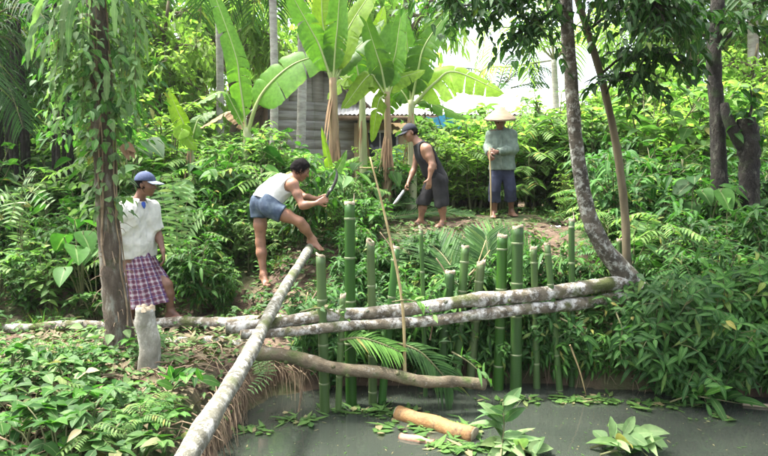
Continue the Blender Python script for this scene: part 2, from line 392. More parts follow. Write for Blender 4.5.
def hz(x, y):
    """height of the ground mesh at a point"""
    i = min(max(bisect.bisect_right(GX, x) - 1, 0), nx - 2); j = min(max(bisect.bisect_right(GY, y) - 1, 0), ny - 2)
    u = (x - GX[i]) / (GX[i + 1] - GX[i]); v = (y - GY[j]) / (GY[j + 1] - GY[j])
    return (GZ[i][j] * (1 - u) + GZ[i + 1][j] * u) * (1 - v) + (GZ[i][j + 1] * (1 - u) + GZ[i + 1][j + 1] * u) * v
ii, jj = np.meshgrid(np.arange(nx - 1), np.arange(ny - 1), indexing='ij')
q = np.stack([ii * ny + jj, (ii + 1) * ny + jj, (ii + 1) * ny + jj + 1, ii * ny + jj + 1], -1).reshape(-1, 4)
tag(link('ground', mesh_quads('ground', np.stack([X, Y, Z], -1).reshape(-1, 3), q, M['soil'])), 'brown soil banks of the stream rising to a trodden path', 'ground', kind='structure')
wx, wy = np.meshgrid(np.linspace(-2.2, 34, 90), np.linspace(-2.5, 6.2, 40), indexing='ij')
ii, jj = np.meshgrid(np.arange(89), np.arange(39), indexing='ij')
q = np.stack([ii * 40 + jj, (ii + 1) * 40 + jj, (ii + 1) * 40 + jj + 1, ii * 40 + jj + 1], -1).reshape(-1, 4)
tag(link('water', mesh_quads('water', np.stack([wx, wy, 0 * wx], -1).reshape(-1, 3), q, M['water'])), 'murky grey green stream water below the bamboo stakes', 'water', kind='structure')

# ------------------------------------------------------------------ logs, poles, stump
def disc_mesh(name, r, mat, n=20, rough=.06):
    t = Tubes(); t.add([(0, 0, -.006), (0, 0, .004)], [r, r * .985], n, rough, R.random() * 9)
    return t.mesh(name, mat, False)
def orient(o, d):
    o.rotation_euler = Vector([float(c) for c in d]).to_track_quat('Z', 'Y').to_euler()
def make_log(name, label, cat, pts, r0, r1, mat, n=60, rough=.10, group=None, ends=(True, True), endmat='cutwood', knobs=0):
    pts = bez(pts, n); o0 = pts[0].copy()
    k = np.linspace(0, 1, n)
    pts[:, 2] += (.012 if n > 40 else .002) * np.sin(k * 17 + r0 * 90) * (r0 / .06); pts[:, 0] += .008 * np.sin(k * 11 + 2)
    t = Tubes(); rad = lerp(r0, r1, n) * (1 + (.05 if n > 40 else .012) * np.sin(k * 31 + 1) + (.04 if n > 40 else .01) * np.sin(k * 53))
    t.add(pts - o0, rad, 18, rough, r0 * 70)
    o = tag(link(name, t.mesh(name, M[mat]), loc=o0), label, cat, group)
    for e, (i, j, rr) in enumerate(((0, 1, rad[0]), (-1, -2, rad[-1]))):
        if ends[e]:
            c = link('cut_end', disc_mesh('cut_end', rr * .97, M[endmat]), o, pts[i] - o0); orient(c, pts[i] - pts[j])
    for q_ in range(knobs):
        i = R.randrange(4, n - 5); a = R.random() * 6.28
        dd = nrm(V(math.cos(a) * .3, -abs(math.sin(a)) - .2, math.sin(a)))
        kk = Tubes(); kk.add([(0, 0, 0), dd * rad[i] * .9, dd * rad[i] * 1.25], [rad[i] * .45, rad[i] * .36, rad[i] * .26], 10, .15, a)
        link('knot', kk.mesh('knot', M[mat]), o, pts[i] - o0)
    return o
make_log('log', 'thin straight log under the foot of the man in the plaid sarong', 'log',
         [pix(4, 328, 6.02), pix(150, 323.5, 6.0), pix(287, 320.5, 5.9)], .045, .058, 'log', knobs=3)
make_log('log', 'upper of the two pale lichened logs laid against the bamboo stakes', 'log',
         [pix(225, 327.5, 4.56), pix(430, 306, 4.92), pix(626, 283, 5.47)], .043, .068, 'log', 80, .13, knobs=6)
make_log('log', 'lower of the two pale lichened logs laid against the bamboo stakes', 'log',
         [pix(240, 334.5, 4.5), pix(440, 319, 4.90), pix(628, 297, 5.47)], .034, .058, 'log', 80, .12, knobs=5)
make_log('log', 'dark mossy log slung low above the water across the stakes', 'log',
         [pix(252, 350, 4.5), pix(330, 366, 4.56), pix(410, 378, 4.62), pix(484, 385, 4.7)], .054, .044, 'log_moss', 60, .14, knobs=5)
make_log('pole', 'long pale lichened pole slanting up from the near bank to the bent man', 'pole',
         [pix(309, 247, 6.72), pix(262, 330, 4.3), V(-.86, 2.6, .615), V(-.88, 1.35, .47)], .046, .056, 'pole', 90, .06, knobs=4)
make_log('log_chunk', 'short peeled orange log floating on the water', 'log',
         [pix(397, 413, dist_on_z(413, .03)) , pix(474, 436, dist_on_z(436, .02))], .058, .064, 'peeled', 30, .1)
make_log('log_chunk', 'ragged red brown piece of wood floating beside the peeled log', 'log',
         [pix(399, 437, dist_on_z(437, .0)), pix(434, 443, dist_on_z(443, .0))], .03, .022, 'chunk', 14, .3, ends=(False, False))
make_log('log_chunk', 'small flat wood slab lying at the water edge below the right bank', 'log',
         [pix(742, 404, dist_on_z(404, .01)), pix(790, 408, dist_on_z(408, .01))], .014, .018, 'cutwood', 10, .1)
STUMP = make_log('stump', 'pale sawn off post standing at the foot of the vine clad trunk', 'stump',
         [pix(151, 392, 4.5), pix(149, 350, 4.5), pix(145, 308, 4.5)], .088, .070, 'stump', 24, .10)
for k in (0, 1, 3, 4, 7):      # torn splinters round the top of the post
    q0 = pix(145, 308, 4.5) - pix(151, 392, 4.5) + V(math.cos(k * .7) * .052, math.sin(k * .7) * .052, -.02); T = Tubes()
    T.add([q0, q0 + V(0, 0, .03), q0 + V(R.uniform(-.012, .012), 0, R.uniform(.03, .055))], [.026, .022, .006], 6, .35, k); link('splinter', T.mesh('splinter', M['cutwood']), STUMP)
make_log('fallen_branch', 'weathered grey branch lying behind the sarong mans log', 'branch',
         [pix(165, 343, 5.6), pix(215, 341, 5.5), pix(262, 346, 5.4)], .05, .045, 'log', 24, .2, ends=(False, False))
make_log('rail', 'thin bare rail tied across the banana stems', 'rail',
         [pix(330, 167, 9.6), pix(370, 168, 9.6), pix(410, 167, 9.6)], .012, .012, 'dead_cane', 10, .05)

# ------------------------------------------------------------------ bamboo stakes
def bamboo(px0, py0, px1, py1, w, hint, pale=False, d=None, dtop=0.0, zb=-.3):
    d = d or dist_on_z(py1, 0)
    pb, ptop = pix(px1, py1, d), pix(px0, py0, d + dtop)
    r = w / FOC * d / 2
    ax = nrm(ptop - pb)
    base = pb + ax * ((zb - pb[2]) / ax[2]) if zb is not None else pb
    L = np.linalg.norm(ptop - base)
    o = link('bamboo_stake', None, loc=base)
    tag(o, hint, 'bamboo stake', 'bamboo stakes driven in across the bank')
    m = 'bamboo_old' if pale else 'bamboo'
    zz = np.linspace(0, L, 26)
    bend = .006 * np.sin(zz * 2 + px0)
    pts = np.array([ax * z for z in zz]) + bend[:, None] * V(1, 0, 0)
    t = Tubes(); t.add(pts, lerp(r * 1.06, r * .96, 26), 14, .012, px0)
    link('culm', t.mesh('culm', M[m]), o)
    z = .12 + R.random() * .2
    while z < L - .03:
        c = ax * z + V(1, 0, 0) * .006 * math.sin(z * 2 + px0)
        t = Tubes(); t.add([c - ax * .008, c - ax * .003, c + ax * .002, c + ax * .008], np.array([1.0, 1.05, 1.06, 1.0]) * r * 1.03, 14, .02)
        link('node', t.mesh('node', M['bamboo_node']), o)
        z += .26 + R.random() * .1
    # sawn, slightly ragged hollow top: a pale rim round a sunken dark hole
    n = 14; th = np.linspace(0, 2 * math.pi, n, endpoint=False); cut_ = R.choice((0, .004, .01, .018))
    if R.random() < .5:      # a torn sliver left standing on the rim
        T = Tubes(); q0 = pts[-1] + V(R.choice((-1, 1)) * r * .8, 0, -.03); T.add([q0, q0 + ax * .04, q0 + ax * R.uniform(.06, .11) + V(R.uniform(-.01, .01), 0, 0)], [.009, .007, .001], 6); link('sliver', T.mesh('sliver', M['cutwood']), o)
    a = nrm(np.cross(ax, V(0, 1, .2))); b = np.cross(ax, a); top = pts[-1]
    ring = lambda rr, h: np.array([top + (a * math.cos(q_) + b * math.sin(q_)) * rr + ax * (h + .005 * math.sin(3 * q_ + px0) + cut_ * math.cos(q_ - px0) * rr / r + .004 * math.sin(7 * q_)) for q_ in th])
    vv = np.concatenate([ring(r * .98, -.01), ring(r * .97, .012), ring(r * .74, .012), ring(r * .7, -.0)])
    f = [[k * n + j, k * n + (j + 1) % n, (k + 1) * n + (j + 1) % n, (k + 1) * n + j] for k in range(3) for j in range(n)]
    if r > .024 and px0 != 620:      # a few leafy branchlets left on the culm
        Lq = Leaves(); T = Tubes()
        for z_ in range(R.choice((0, 1, 2, 3))):
            q_ = ax * R.uniform(.45, max(.6, L - .25)); a_ = R.uniform(2.6, 6.8); e_ = q_ + hdir(a_, .5) * R.uniform(.1, .22); T.add([q_, (q_ + e_) / 2 + V(0, 0, .01), e_], [.004, .003, .002], 5)
            for y_ in range(5): Lq.add(e_ - (e_ - q_) * .25 * R.random(), hdir(a_ + R.uniform(-1, 1), R.uniform(-.9, .2)), rdir() * .4 + V(0, -.3, 1), R.uniform(.09, .16), R.uniform(.008, .012), .5)
        if Lq.p:
            tw_ = link('branchlet', T.mesh('branchlet', M['bamboo_node']), o); tag(link('leaves', Lq.mesh('leaves', M['fern'], 'lance', 3), tw_), kind='stuff')
    link('cut_rim', mesh_quads('cut_rim', vv, f, M['cutwood'], False), o)
    return o
STAKES = [
    (321, 256, 324, 412, 10, 'pale green bamboo stake beside the far end of the slanting pole', True, 0),
    (349, 203, 352, 405, 11, 'tallest thick bamboo stake, standing before the banana stems', False, 0),
    (370, 242, 373, 404, 8.5, 'slim bamboo stake with a split top beside the tallest thick stake', True, 0),
    (397, 249, 381, 403, 8, 'leaning bamboo stake crossed by the dead tan cane', False, 0),
    (343, 296, 339, 411, 6.5, 'thin short bamboo stake squeezed between two thick stakes', True, 0),
    (421, 229, 425, 396, 4.5, 'very thin dark bamboo stake standing alone in the palm leaves', False, 0),
    (450, 272, 440, 390, 10.5, 'thick short bamboo stake at the leaning cluster of three', False, .05),
    (466, 247, 455, 389, 8.5, 'middle and tallest bamboo stake of the leaning cluster of three', False, .05),
    (481, 263, 470, 388, 9, 'slim leaning bamboo stake with a pale cut top near the cut palm leaves', True, .05),
    (502, 236, 498, 389, 10.5, 'stout dark bamboo stake beside the broadest dark one', False, 0),
    (518, 227, 516, 391, 11.5, 'broadest dark green bamboo stake standing past the cut palm leaves', False, 0),
    (533, 248, 537, 388, 7, 'slender upright bamboo stake in front of the bare earth bank', True, 0),
    (548, 245, 559, 390, 6.5, 'slender bamboo stake leaning outward from the bare earth bank', True, 0),
    (572, 220, 571, 386, 6, 'lone slim bamboo stake close to the leaning mottled tree', False, 0),
    (620, 240, 621, 300, 6, 'short bamboo stake wedged against the foot of the twin trunks', False, 0),
]
for (a, b, c, d_, w, lab, pl, dt) in STAKES:
    if c == 621: bamboo(a, b, c, d_, w, lab, pl, d=5.7, zb=.6)
    else: bamboo(a, b, c, d_, w, lab, pl, dtop=dt)

# a dead cane leaning among the stakes and a few dry sticks
def stick(name, lab, cat, pts, r0, r1, mat, n=14, group=None):
    pts = bez(pts, n); o0 = pts[0].copy(); t = Tubes(); t.add(pts - o0, lerp(r0, r1, n), 8, .08, R.random() * 9)
    return tag(link(name, t.mesh(name, M[mat]), loc=o0), lab, cat, group)
stick('dead_cane', 'tall dead tan cane leaning through the bamboo stakes', 'cane', [pix(405, 375, 4.75), pix(402, 300, 4.72), pix(386, 220, 4.7), pix(370, 157, 4.68)], .014, .006, 'dead_cane')
for i, (a, b, d_) in enumerate([((298, 415), (303, 362), 4.7), ((460, 305), (486, 240), 5.6), ((448, 280), (436, 258), 5.5), ((468, 276), (490, 250), 5.5), ((312, 300), (322, 276), 5.2), ((570, 345), (586, 395), 5.0), ((396, 258), (380, 232), 5.4), ((296, 330), (308, 292), 5.3), ((430, 340), (433, 300), 5.2)]):
    stick('dry_stick', 'thin dry stick poking up among the bamboo stakes', 'stick', [pix(*a, d_), pix((a[0] + b[0]) / 2 + 1.5, (a[1] + b[1]) / 2, d_ + .02), pix(*b, d_ + .05)], .008, .004, 'dead_cane' if i % 2 else 'root', 8, 'dry sticks among the stakes')

# ------------------------------------------------------------------ trees that stand near the water
def trunk_thing(name, label, cat, pts, radii, mat, n=40, rough=.08, base=None, nseg=16):
    pts_ = bez(pts, n); o0 = pts_[0].copy()
    rad = np.interp(np.linspace(0, 1, n), np.linspace(0, 1, len(radii)), radii)
    root = tag(link(name, None, loc=o0), label, cat)
    t = Tubes(); t.add(pts_ - o0, rad, nseg, rough, pts_[0][0] * 3)
    link('trunk', t.mesh('trunk', M[mat]), root)
    return root, pts_, rad, o0
def crown(root, o0, branches, ntwig, tl, LL, LW, leafmat_, barkmat, per=9, droop=.45, seed=1, prof='ovate', down=.5, tint=None, name='crown', fold=.25):
    rr = random.Random(seed); T, Lv = Tubes(), Leaves()
    for bp in branches:
        b = bez(bp[0], 16); T.add(b - o0, lerp(bp[1], bp[2], 16), 8, .05, seed)
        for k in range(int(ntwig * bp[3])):
            i = rr.randrange(4, 16); p = b[i]
            a = rr.random() * 6.283
            d = nrm(nrm(b[min(i + 1, 15)] - b[i - 1]) * .5 + V(math.cos(a), math.sin(a), rr.uniform(-down * 1.6, .35)))
            ln = tl * rr.uniform(.5, 1.2)
            tw = bez([p, p + d * ln * .55, p + d * ln + V(0, 0, -down * ln * .45)], 6)
            T.add(tw - o0, lerp(.006, .002, 6) * (tl / .5), 4, 0, 0, False)
            for m in range(per):
                s = (m + 1) / per * 5 - .01; j = int(s); q_ = tw[j] + (tw[min(j + 1, 5)] - tw[j]) * (s - j)
                side = nrm(np.cross(d, V(0, 0, 1)) + V(0, 0, .001)) * (1 if m % 2 else -1)
                ld = nrm(side * rr.uniform(.5, 1) + d * rr.uniform(.3, .9) + V(0, 0, rr.uniform(-.6, .15)))
                nn = nrm(V(rr.uniform(-.5, .5), rr.uniform(-.5, .5), 1))
                Lv.add(q_ - o0, ld, nn, LL * rr.uniform(.7, 1.25), LW * rr.uniform(.75, 1.2), droop * rr.uniform(.3, 1.5), fold, rr.random() if tint is None else tint)
    link('limbs', T.mesh('limbs', M[barkmat]), root)
    tag(link(name, Lv.mesh(name, M[leafmat_], prof), root), kind='stuff')

# leaning mottled tree on the right bank, and the slim one that shares its foot
tp = [pix(634, 288, 5.5), pix(618, 266, 5.48), pix(601, 243, 5.45), pix(586, 205, 5.45), pix(577, 150, 5.42), pix(571, 80, 5.4), pix(566, 0, 5.36), pix(562, -120, 5.3), pix(560, -260, 5.2)]
root, tpts, trad, o0 = trunk_thing('tree', 'leaning tree with mottled white and brown bark on the right bank', 'tree', tp, [.115, .092, .078, .068, .062, .059, .056, .05, .042], 'bark_mottled', 50, .09)
top = lambda px, py, d: pix(px, py, d)
br = [([pix(566, -40, 5.35), pix(540, -40, 5.0), pix(490, -30, 4.7), pix(440, -12, 4.5)], .03, .008, 1.0),
      ([pix(565, -70, 5.33), pix(600, -60, 5.0), pix(640, -20, 4.8), pix(665, 22, 4.7)], .03, .008, 1.1),
      ([pix(566, -20, 5.36), pix(545, -12, 5.2), pix(500, 2, 5.1), pix(455, 6, 5.0)], .02, .006, 1.0),
      ([pix(566, 4, 5.36), pix(552, 12, 5.2), pix(540, 20, 5.1), pix(528, 26, 5.0)], .014, .004, .45),
      ([pix(562, -130, 5.3), pix(560, -130, 4.7), pix(570, -90, 4.2), pix(590, -40, 3.9)], .03, .01, .7),
      ([pix(562, -160, 5.3), pix(520, -170, 5.0), pix(460, -120, 4.6), pix(420, -60, 4.3)], .03, .01, .8),
      ([pix(562, -200, 5.3), pix(640, -190, 5.6), pix(700, -150, 5.8), pix(760, -90, 5.9)], .03, .01, .8),
      ([pix(562, -200, 5.3), pix(560, -240, 6.2), pix(540, -200, 7.2), pix(520, -150, 7.8)], .03, .01, .6)]
crown(root, o0, br, 58, .40, .078, .024, 'dark', 'bark_dark', 9, .5, 3)
tp = [pix(632, 285, 5.62), pix(627, 262, 5.6), pix(625, 215, 5.62), pix(617, 150, 5.6), pix(602, 80, 5.55), pix(578, 0, 5.5), pix(555, -80, 5.4), pix(530, -180, 5.3)]
root, tpts, trad, o0 = trunk_thing('tree', 'slender bare brown trunk rising beside the mottled leaning tree', 'tree', tp, [.055, .040, .037, .035, .033, .031, .028, .024], 'bark_tan', 44, .07, nseg=12)
br = [([pix(600, 75, 5.55), pix(625, 55, 5.4), pix(650, 50, 5.2), pix(678, 62, 5.1)], .014, .004, .8),
      ([pix(588, 30, 5.5), pix(620, 8, 5.3), pix(660, 0, 5.2), pix(700, 12, 5.1)], .016, .005, 1.0),
      ([pix(606, 95, 5.55), pix(612, 80, 5.35), pix(622, 72, 5.2), pix(633, 78, 5.1)], .009, .003, .5),
      ([pix(578, 0, 5.5), pix(590, -30, 5.2), pix(630, -30, 5.0), pix(690, -10, 4.9)], .016, .005, .9),
      ([pix(540, -150, 5.3), pix(600, -160, 5.0), pix(660, -110, 4.7), pix(720, -60, 4.6)], .02, .006, .9)]
crown(root, o0, br, 34, .34, .088, .027, 'dark', 'bark_dark', 8, .55, 8)

# dark upright trunk further right
tp = [pix(720, 205, 7.2), pix(719, 170, 7.2), pix(717, 110, 7.2), pix(714, 60, 7.2), pix(718, 0, 7.2), pix(724, -110, 7.1)]
root, tpts, trad, o0 = trunk_thing('tree', 'dark straight trunk with mossy bark among the right hand shrubs', 'tree', tp, [.105, .09, .085, .083, .078, .065], 'bark_dark', 50, .13)
br = [([pix(716, 70, 7.2), pix(700, 45, 7.0), pix(688, 15, 6.8), pix(670, -10, 6.7)], .03, .008, .8),
      ([pix(717, 45, 7.2), pix(735, 30, 7.0), pix(752, 5, 6.8), pix(775, -12, 6.7)], .03, .008, .9),
      ([pix(722, -60, 7.1), pix(760, -70, 6.7), pix(790, -40, 6.4), pix(810, 0, 6.2)], .03, .008, .9),
      ([pix(722, -60, 7.1), pix(690, -80, 6.6), pix(650, -60, 6.3), pix(620, -30, 6.2)], .03, .008, .9)]
crown(root, o0, br, 26, .48, .105, .03, 'dark', 'bark_dark', 8, .5, 12)
# the broken trunk beside it
tp = [pix(750, 205, 6.9), pix(749, 165, 6.9), pix(748, 140, 6.9), pix(746, 118, 6.9)]
root, tpts, trad, o0 = trunk_thing('broken_trunk', 'broken dark trunk with one short side limb near the right edge shrubs', 'tree trunk', tp, [.10, .1, .115, .09], 'bark_dark', 26, .28)
t = Tubes(); t.add(bez([pix(747, 150, 6.9) - o0, pix(736, 136, 6.9) - o0, pix(727, 117, 6.95) - o0, pix(724, 104, 7.0) - o0], 14), lerp(.075, .045, 14), 12, .14, 2); link('limb', t.mesh('limb', M['bark_dark']), root)
t = Tubes(); t.add(bez([pix(748, 122, 6.9) - o0, pix(752, 104, 6.9) - o0, pix(750, 86, 6.9) - o0], 8), lerp(.02, .008, 8), 8, .14, 2); link('twig', t.mesh('twig', M['bark_dark']), root)
Lv = Leaves()
for k in range(70):
    a = R.random() * 6.28; p = pix(748 + R.uniform(-16, 16), R.uniform(88, 140), 6.9 + R.uniform(-.2, .2)) - o0
    Lv.add(p, hdir(a, R.uniform(-.6, .5)), nrm(V(R.uniform(-.4, .4), R.uniform(-.4, .4), 1)), .13 * R.uniform(.7, 1.2), .04, .5)
tag(link('foliage', Lv.mesh('foliage', M['lance']), root), kind='stuff')

# vine-clad trunk on the left
tp = [pix(121, 352, 5.0), pix(118, 325, 5.0), pix(112, 270, 5.0), pix(107, 210, 5.0), pix(104, 150, 5.0), pix(101, 90, 5.0), pix(97, 20, 5.0), pix(95, -70, 5.0), pix(92, -200, 5.0)]
root, tpts, trad, o0 = trunk_thing('tree', 'rough brown trunk hung with climbing vines and pale strap leaves', 'tree', tp, [.14, .108, .094, .084, .084, .084, .08, .074, .065], 'bark_brown', 60, .13, nseg=22)
def on_trunk(k, a, off=0.0):
    i = min(int(k), len(tpts) - 2); p = tpts[i] + (tpts[i + 1] - tpts[i]) * (k - i); r = trad[i]
    return p + V(math.cos(a), math.sin(a), 0) * (r + off)
T = Tubes()
for v in range(9):          # climbing stems winding up the bark
    a = R.random() * 6.28; k0 = R.uniform(0, 22); pts = []
    for s in range(14):
        a += R.uniform(-.25, .3); pts.append(on_trunk(min(k0 + s * 2.6, 57), a, .008) - o0)
    T.add(bez(pts, 40), lerp(.007, .0045, 40), 6, .2, v)
for v in range(60):          # loose dry rootlets sticking out of the bark
    a = R.uniform(2.6, 6.8); k = R.uniform(3, 40); p = on_trunk(k, a, -.01); d = hdir(a, R.uniform(-1, .6))
    T.add(bez([p - o0, p + d * .05 - o0, p + d * R.uniform(.06, .13) + V(0, 0, -.05) - o0], 6), lerp(.004, .0015, 6), 4, 0, 0, False)
link('vine', T.mesh('vine', M['root']), root)
Lv = Leaves()
for v in range(1100):         # heart leaves of the climber, thick above, sparse lower down
    k = 57 * (1 - R.random() ** 1.8 * .62); a = R.uniform(0, 6.28); off = R.random() ** 1.5 * (.34 if k > 30 else .14)
    p = on_trunk(k, a, off); d = hdir(a + R.uniform(-.8, .8), R.uniform(-1.2, .1))
    Lv.add(p - o0, d, nrm(hdir(a, .6) + rdir() * .6), R.uniform(.04, .10), R.uniform(.014, .034), .3)
Ld = Leaves()
for v in range(700):         # darker leaves massed behind and around the upper trunk
    k = R.uniform(30, 58); a = R.uniform(0, 6.28); p = on_trunk(k, a, R.random() ** .8 * .42); Ld.add(p - o0, hdir(a + R.uniform(-.9, .9), R.uniform(-1.3, .1)), nrm(hdir(a, .6) + rdir() * .6), R.uniform(.05, .12), R.uniform(.014, .03), .3)
tag(link('dark_climber_leaves', Ld.mesh('dark_climber_leaves', M['broad'], 'ovate', 3), root), kind='stuff')
for v in range(46):
    k = R.uniform(0, 8); a = R.uniform(2.4, 7.0); p = on_trunk(k, a, R.random() * .2); d = hdir(a, R.uniform(-.6, .7))
    Lv.add(p - o0, d, nrm(hdir(a, .9) + rdir() * .3), R.uniform(.07, .12), R.uniform(.03, .045), .3)
tag(link('climber_leaves', Lv.mesh('climber_leaves', M['pale']), root), kind='stuff')
def wavy_strap(p, d, L, W, mat, parent, o0):     # long hanging undulating leaf
    n = 16; s = np.linspace(0, 1, n); c = [np.array(p)]; dd = nrm(d)
    for i in range(n - 1):
        dd = nrm(dd + V(0, 0, -.32)); c.append(c[-1] + dd * L / (n - 1))
    c = np.array(c); tan = np.gradient(c, axis=0); side = np.cross(tan, nrm(hdir(R.random() * 6.28, .2))); side /= np.linalg.norm(side, axis=1)[:, None]
    up = np.cross(side, tan); up /= np.linalg.norm(up, axis=1)[:, None]
    w = W * np.minimum(1, .3 + s * 5) * np.minimum(1, (1 - s) * 3) ** .6; ph = R.random() * 6
    wave = .4 * w * np.sin(s * 26 + ph)
    vv = np.stack([c - side * (w * (1 + .18 * np.sin(s * 38 + ph)))[:, None] + up * wave[:, None], c, c + side * (w * (1 + .18 * np.sin(s * 35)))[:, None] - up * (wave * .9)[:, None]], 1) - o0
    f = [[i * 3 + k, i * 3 + k + 1, i * 3 + k + 4, i * 3 + k + 3] for i in range(n - 1) for k in range(2)]
    uv = [(x * .5, s[y]) for i in range(n - 1) for k in range(2) for x, y in ((k, i), (k + 1, i), (k + 1, i + 1), (k, i + 1))]
    link('strap_leaf', mesh_quads('strap_leaf', vv.reshape(-1, 3), f, M[mat], True, np.array(uv), np.full(n * 3, R.random() * .9)), parent)
for (px, py, L, az) in [(86, -12, .55, 3.9), (88, -6, .62, 4.4), (112, -14, .5, 5.2), (72, 2, .5, 3.6), (60, 30, .42, 3.3), (90, 30, .4, 4.5), (120, 0, .45, 5.6), (128, 8, .5, 6.0), (56, -5, .6, 3.2), (78, 34, .36, 3.6), (118, 40, .36, 5.6), (66, 60, .34, 3.5), (84, 50, .3, 4.2), (130, 55, .34, 5.9), (100, -20, .6, 4.7), (46, 20, .45, 3.2), (108, 70, .3, 5.0), (74, 84, .3, 3.6)]:
    d0 = 5.0 - .16 - R.random() * .15
    wavy_strap(pix(px, py, d0), hdir(az, .1), L, R.uniform(.020, .03), 'pale', root, o0)
T = Tubes(); Lv = Leaves()
for v in range(44):          # thin hanging streamers on both sides of the trunk
    px = R.uniform(52, 92) if v % 3 else R.uniform(112, 140); py0 = R.uniform(-20, 45); ln = R.uniform(45, 105); d0 = 5 + R.uniform(-.3, .25)
    pts = bez([pix(px, py0, d0), pix(px + R.uniform(-4, 4), py0 + ln * .5, d0), pix(px + R.uniform(-7, 7), py0 + ln, d0)], 14)
    T.add(pts - o0, .0025, 4, 0, 0, False)
    for p in pts[1:]:
        for z in range(2): Lv.add(p - o0, hdir(R.random() * 6.28, R.uniform(-1.2, .1)), rdir(), R.uniform(.04, .09), R.uniform(.008, .018), .4)
link('hanging_stem', T.mesh('hanging_stem', M['stem']), root)
tag(link('hanging_leaves', Lv.mesh('hanging_leaves', M['pale'], 'lance', 3), root), kind='stuff')
Lv = Leaves()      # a dead leaf hooked on the bark
for k in range(3): Lv.add(pix(124, 146, 4.9) - o0 + rdir() * .02, nrm(V(.5, -.3, -.8 + .3 * k)), V(.3, -1, .2), .14, .04, .2, .6)
link('dead_leaf', Lv.mesh('dead_leaf', M['dryleaf'], 'ovate', 5), root)

# ------------------------------------------------------------------ palms and slim poles behind
def frond(root, o0, pts, n, llen, lw, mat, droop=.5, ang=.9, r=.014, prof='blade', up=V(0, 0, 1), name='frond', ribmat='stem', taper=True, tip=.25, fold=.35, segs=4):
    c = bez(pts, 24); tan = np.gradient(c, axis=0); Lv = Leaves()
    for k in range(n):
        s = .08 + .92 * (k + .5) / n; f_ = s * 23; i = min(int(f_), 22); p = c[i] + (c[i + 1] - c[i]) * (f_ - i); t = nrm(tan[i])
        sd_ = nrm(np.cross(t, up)); nn = np.cross(sd_, t)
        ll = llen * ((math.sin(math.pi * min(1, .12 + s * .78)) ** .7) if taper else 1.0) * R.uniform(.88, 1.08)
        for sg in (-1, 1):
            d = nrm(sd_ * sg * math.sin(ang) + t * math.cos(ang) + nn * .18 + rdir() * .05)
            Lv.add(p - o0, d, nn, ll, lw, droop * R.uniform(.7, 1.3), fold)
    T = Tubes(); T.add(c - o0, lerp(r, r * .3, 24), 6)
    fr = link(name, T.mesh(name, M[ribmat]), root)
    tag(link('leaflets', Lv.mesh('leaflets', M[mat], prof, segs), fr), kind='stuff')
    return fr
def palm(label, px, pyb, pyt, d, r, nf, fl, mat='palm', seed=1, group=None, zb=None):
    rr = random.Random(seed)
    b, tpx = pix(px[0], pyb, d), pix(px[1], pyt, d); b[2] = hz(b[0], b[1]) - .1
    root = tag(link('palm_tree', None, loc=b), label, 'palm tree', group)
    pts = bez([b, (b + tpx) / 2 + V(.05, 0, 0), tpx], 40); rad = lerp(r * 1.1, r * .85, 40) * (1 + .04 * (np.arange(40) % 2))
    t = Tubes(); t.add(pts - b, rad, 14, .03); link('trunk', t.mesh('trunk', M['palm_trunk']), root)
    for k in range(nf):
        a = k * 2.4 + rr.random() * .5; el = rr.uniform(-.1, 1.1); L = fl * rr.uniform(.8, 1.1)
        d0 = hdir(a, el); p0 = tpx
        p1 = p0 + d0 * L * .5; p2 = p0 + hdir(a, el * .4) * L * .85 + V(0, 0, L * .12 * el); p3 = p0 + hdir(a, 0) * L * (.98 - .1 * el) + V(0, 0, -.35 * L + el * .3 * L)
        frond(root, b, [p0, p1, p2, p3], 26, fl * .28, fl * .012, mat, .55, .95, .02 * fl / 2)
    return root
palm('slim grey palm trunk standing behind the white singlet man', (272, 271), 185, -60, 11.5, .075, 12, 2.2, seed=4)
palm('pale thin palm trunk beside the wooden hut', (298, 301), 170, -30, 13.5, .10, 10, 2.4, seed=6)
palm('tall coconut palm with hanging fronds beyond the dark mossy trunk', (752, 752), 190, -12, 16, .14, 16, 3.6, seed=9)
palm('coconut palm with arching fronds beyond the twin trunks', (690, 692), 190, 12, 19, .14, 14, 3.4, seed=14)
palm('small young palm showing its fronds above the pale roof', (497, 497), 150, 92, 20, .1, 11, 2.2, seed=21)
palm('pale straight palm stem left of the broad banana leaf', (218, 217), 170, -40, 13, .08, 10, 2.4, seed=23)
palm('feathery palm with fronds spread over the hedge behind the mottled trunk', (556, 554), 170, 60, 15, .08, 12, 2.2, 'bright', seed=27)
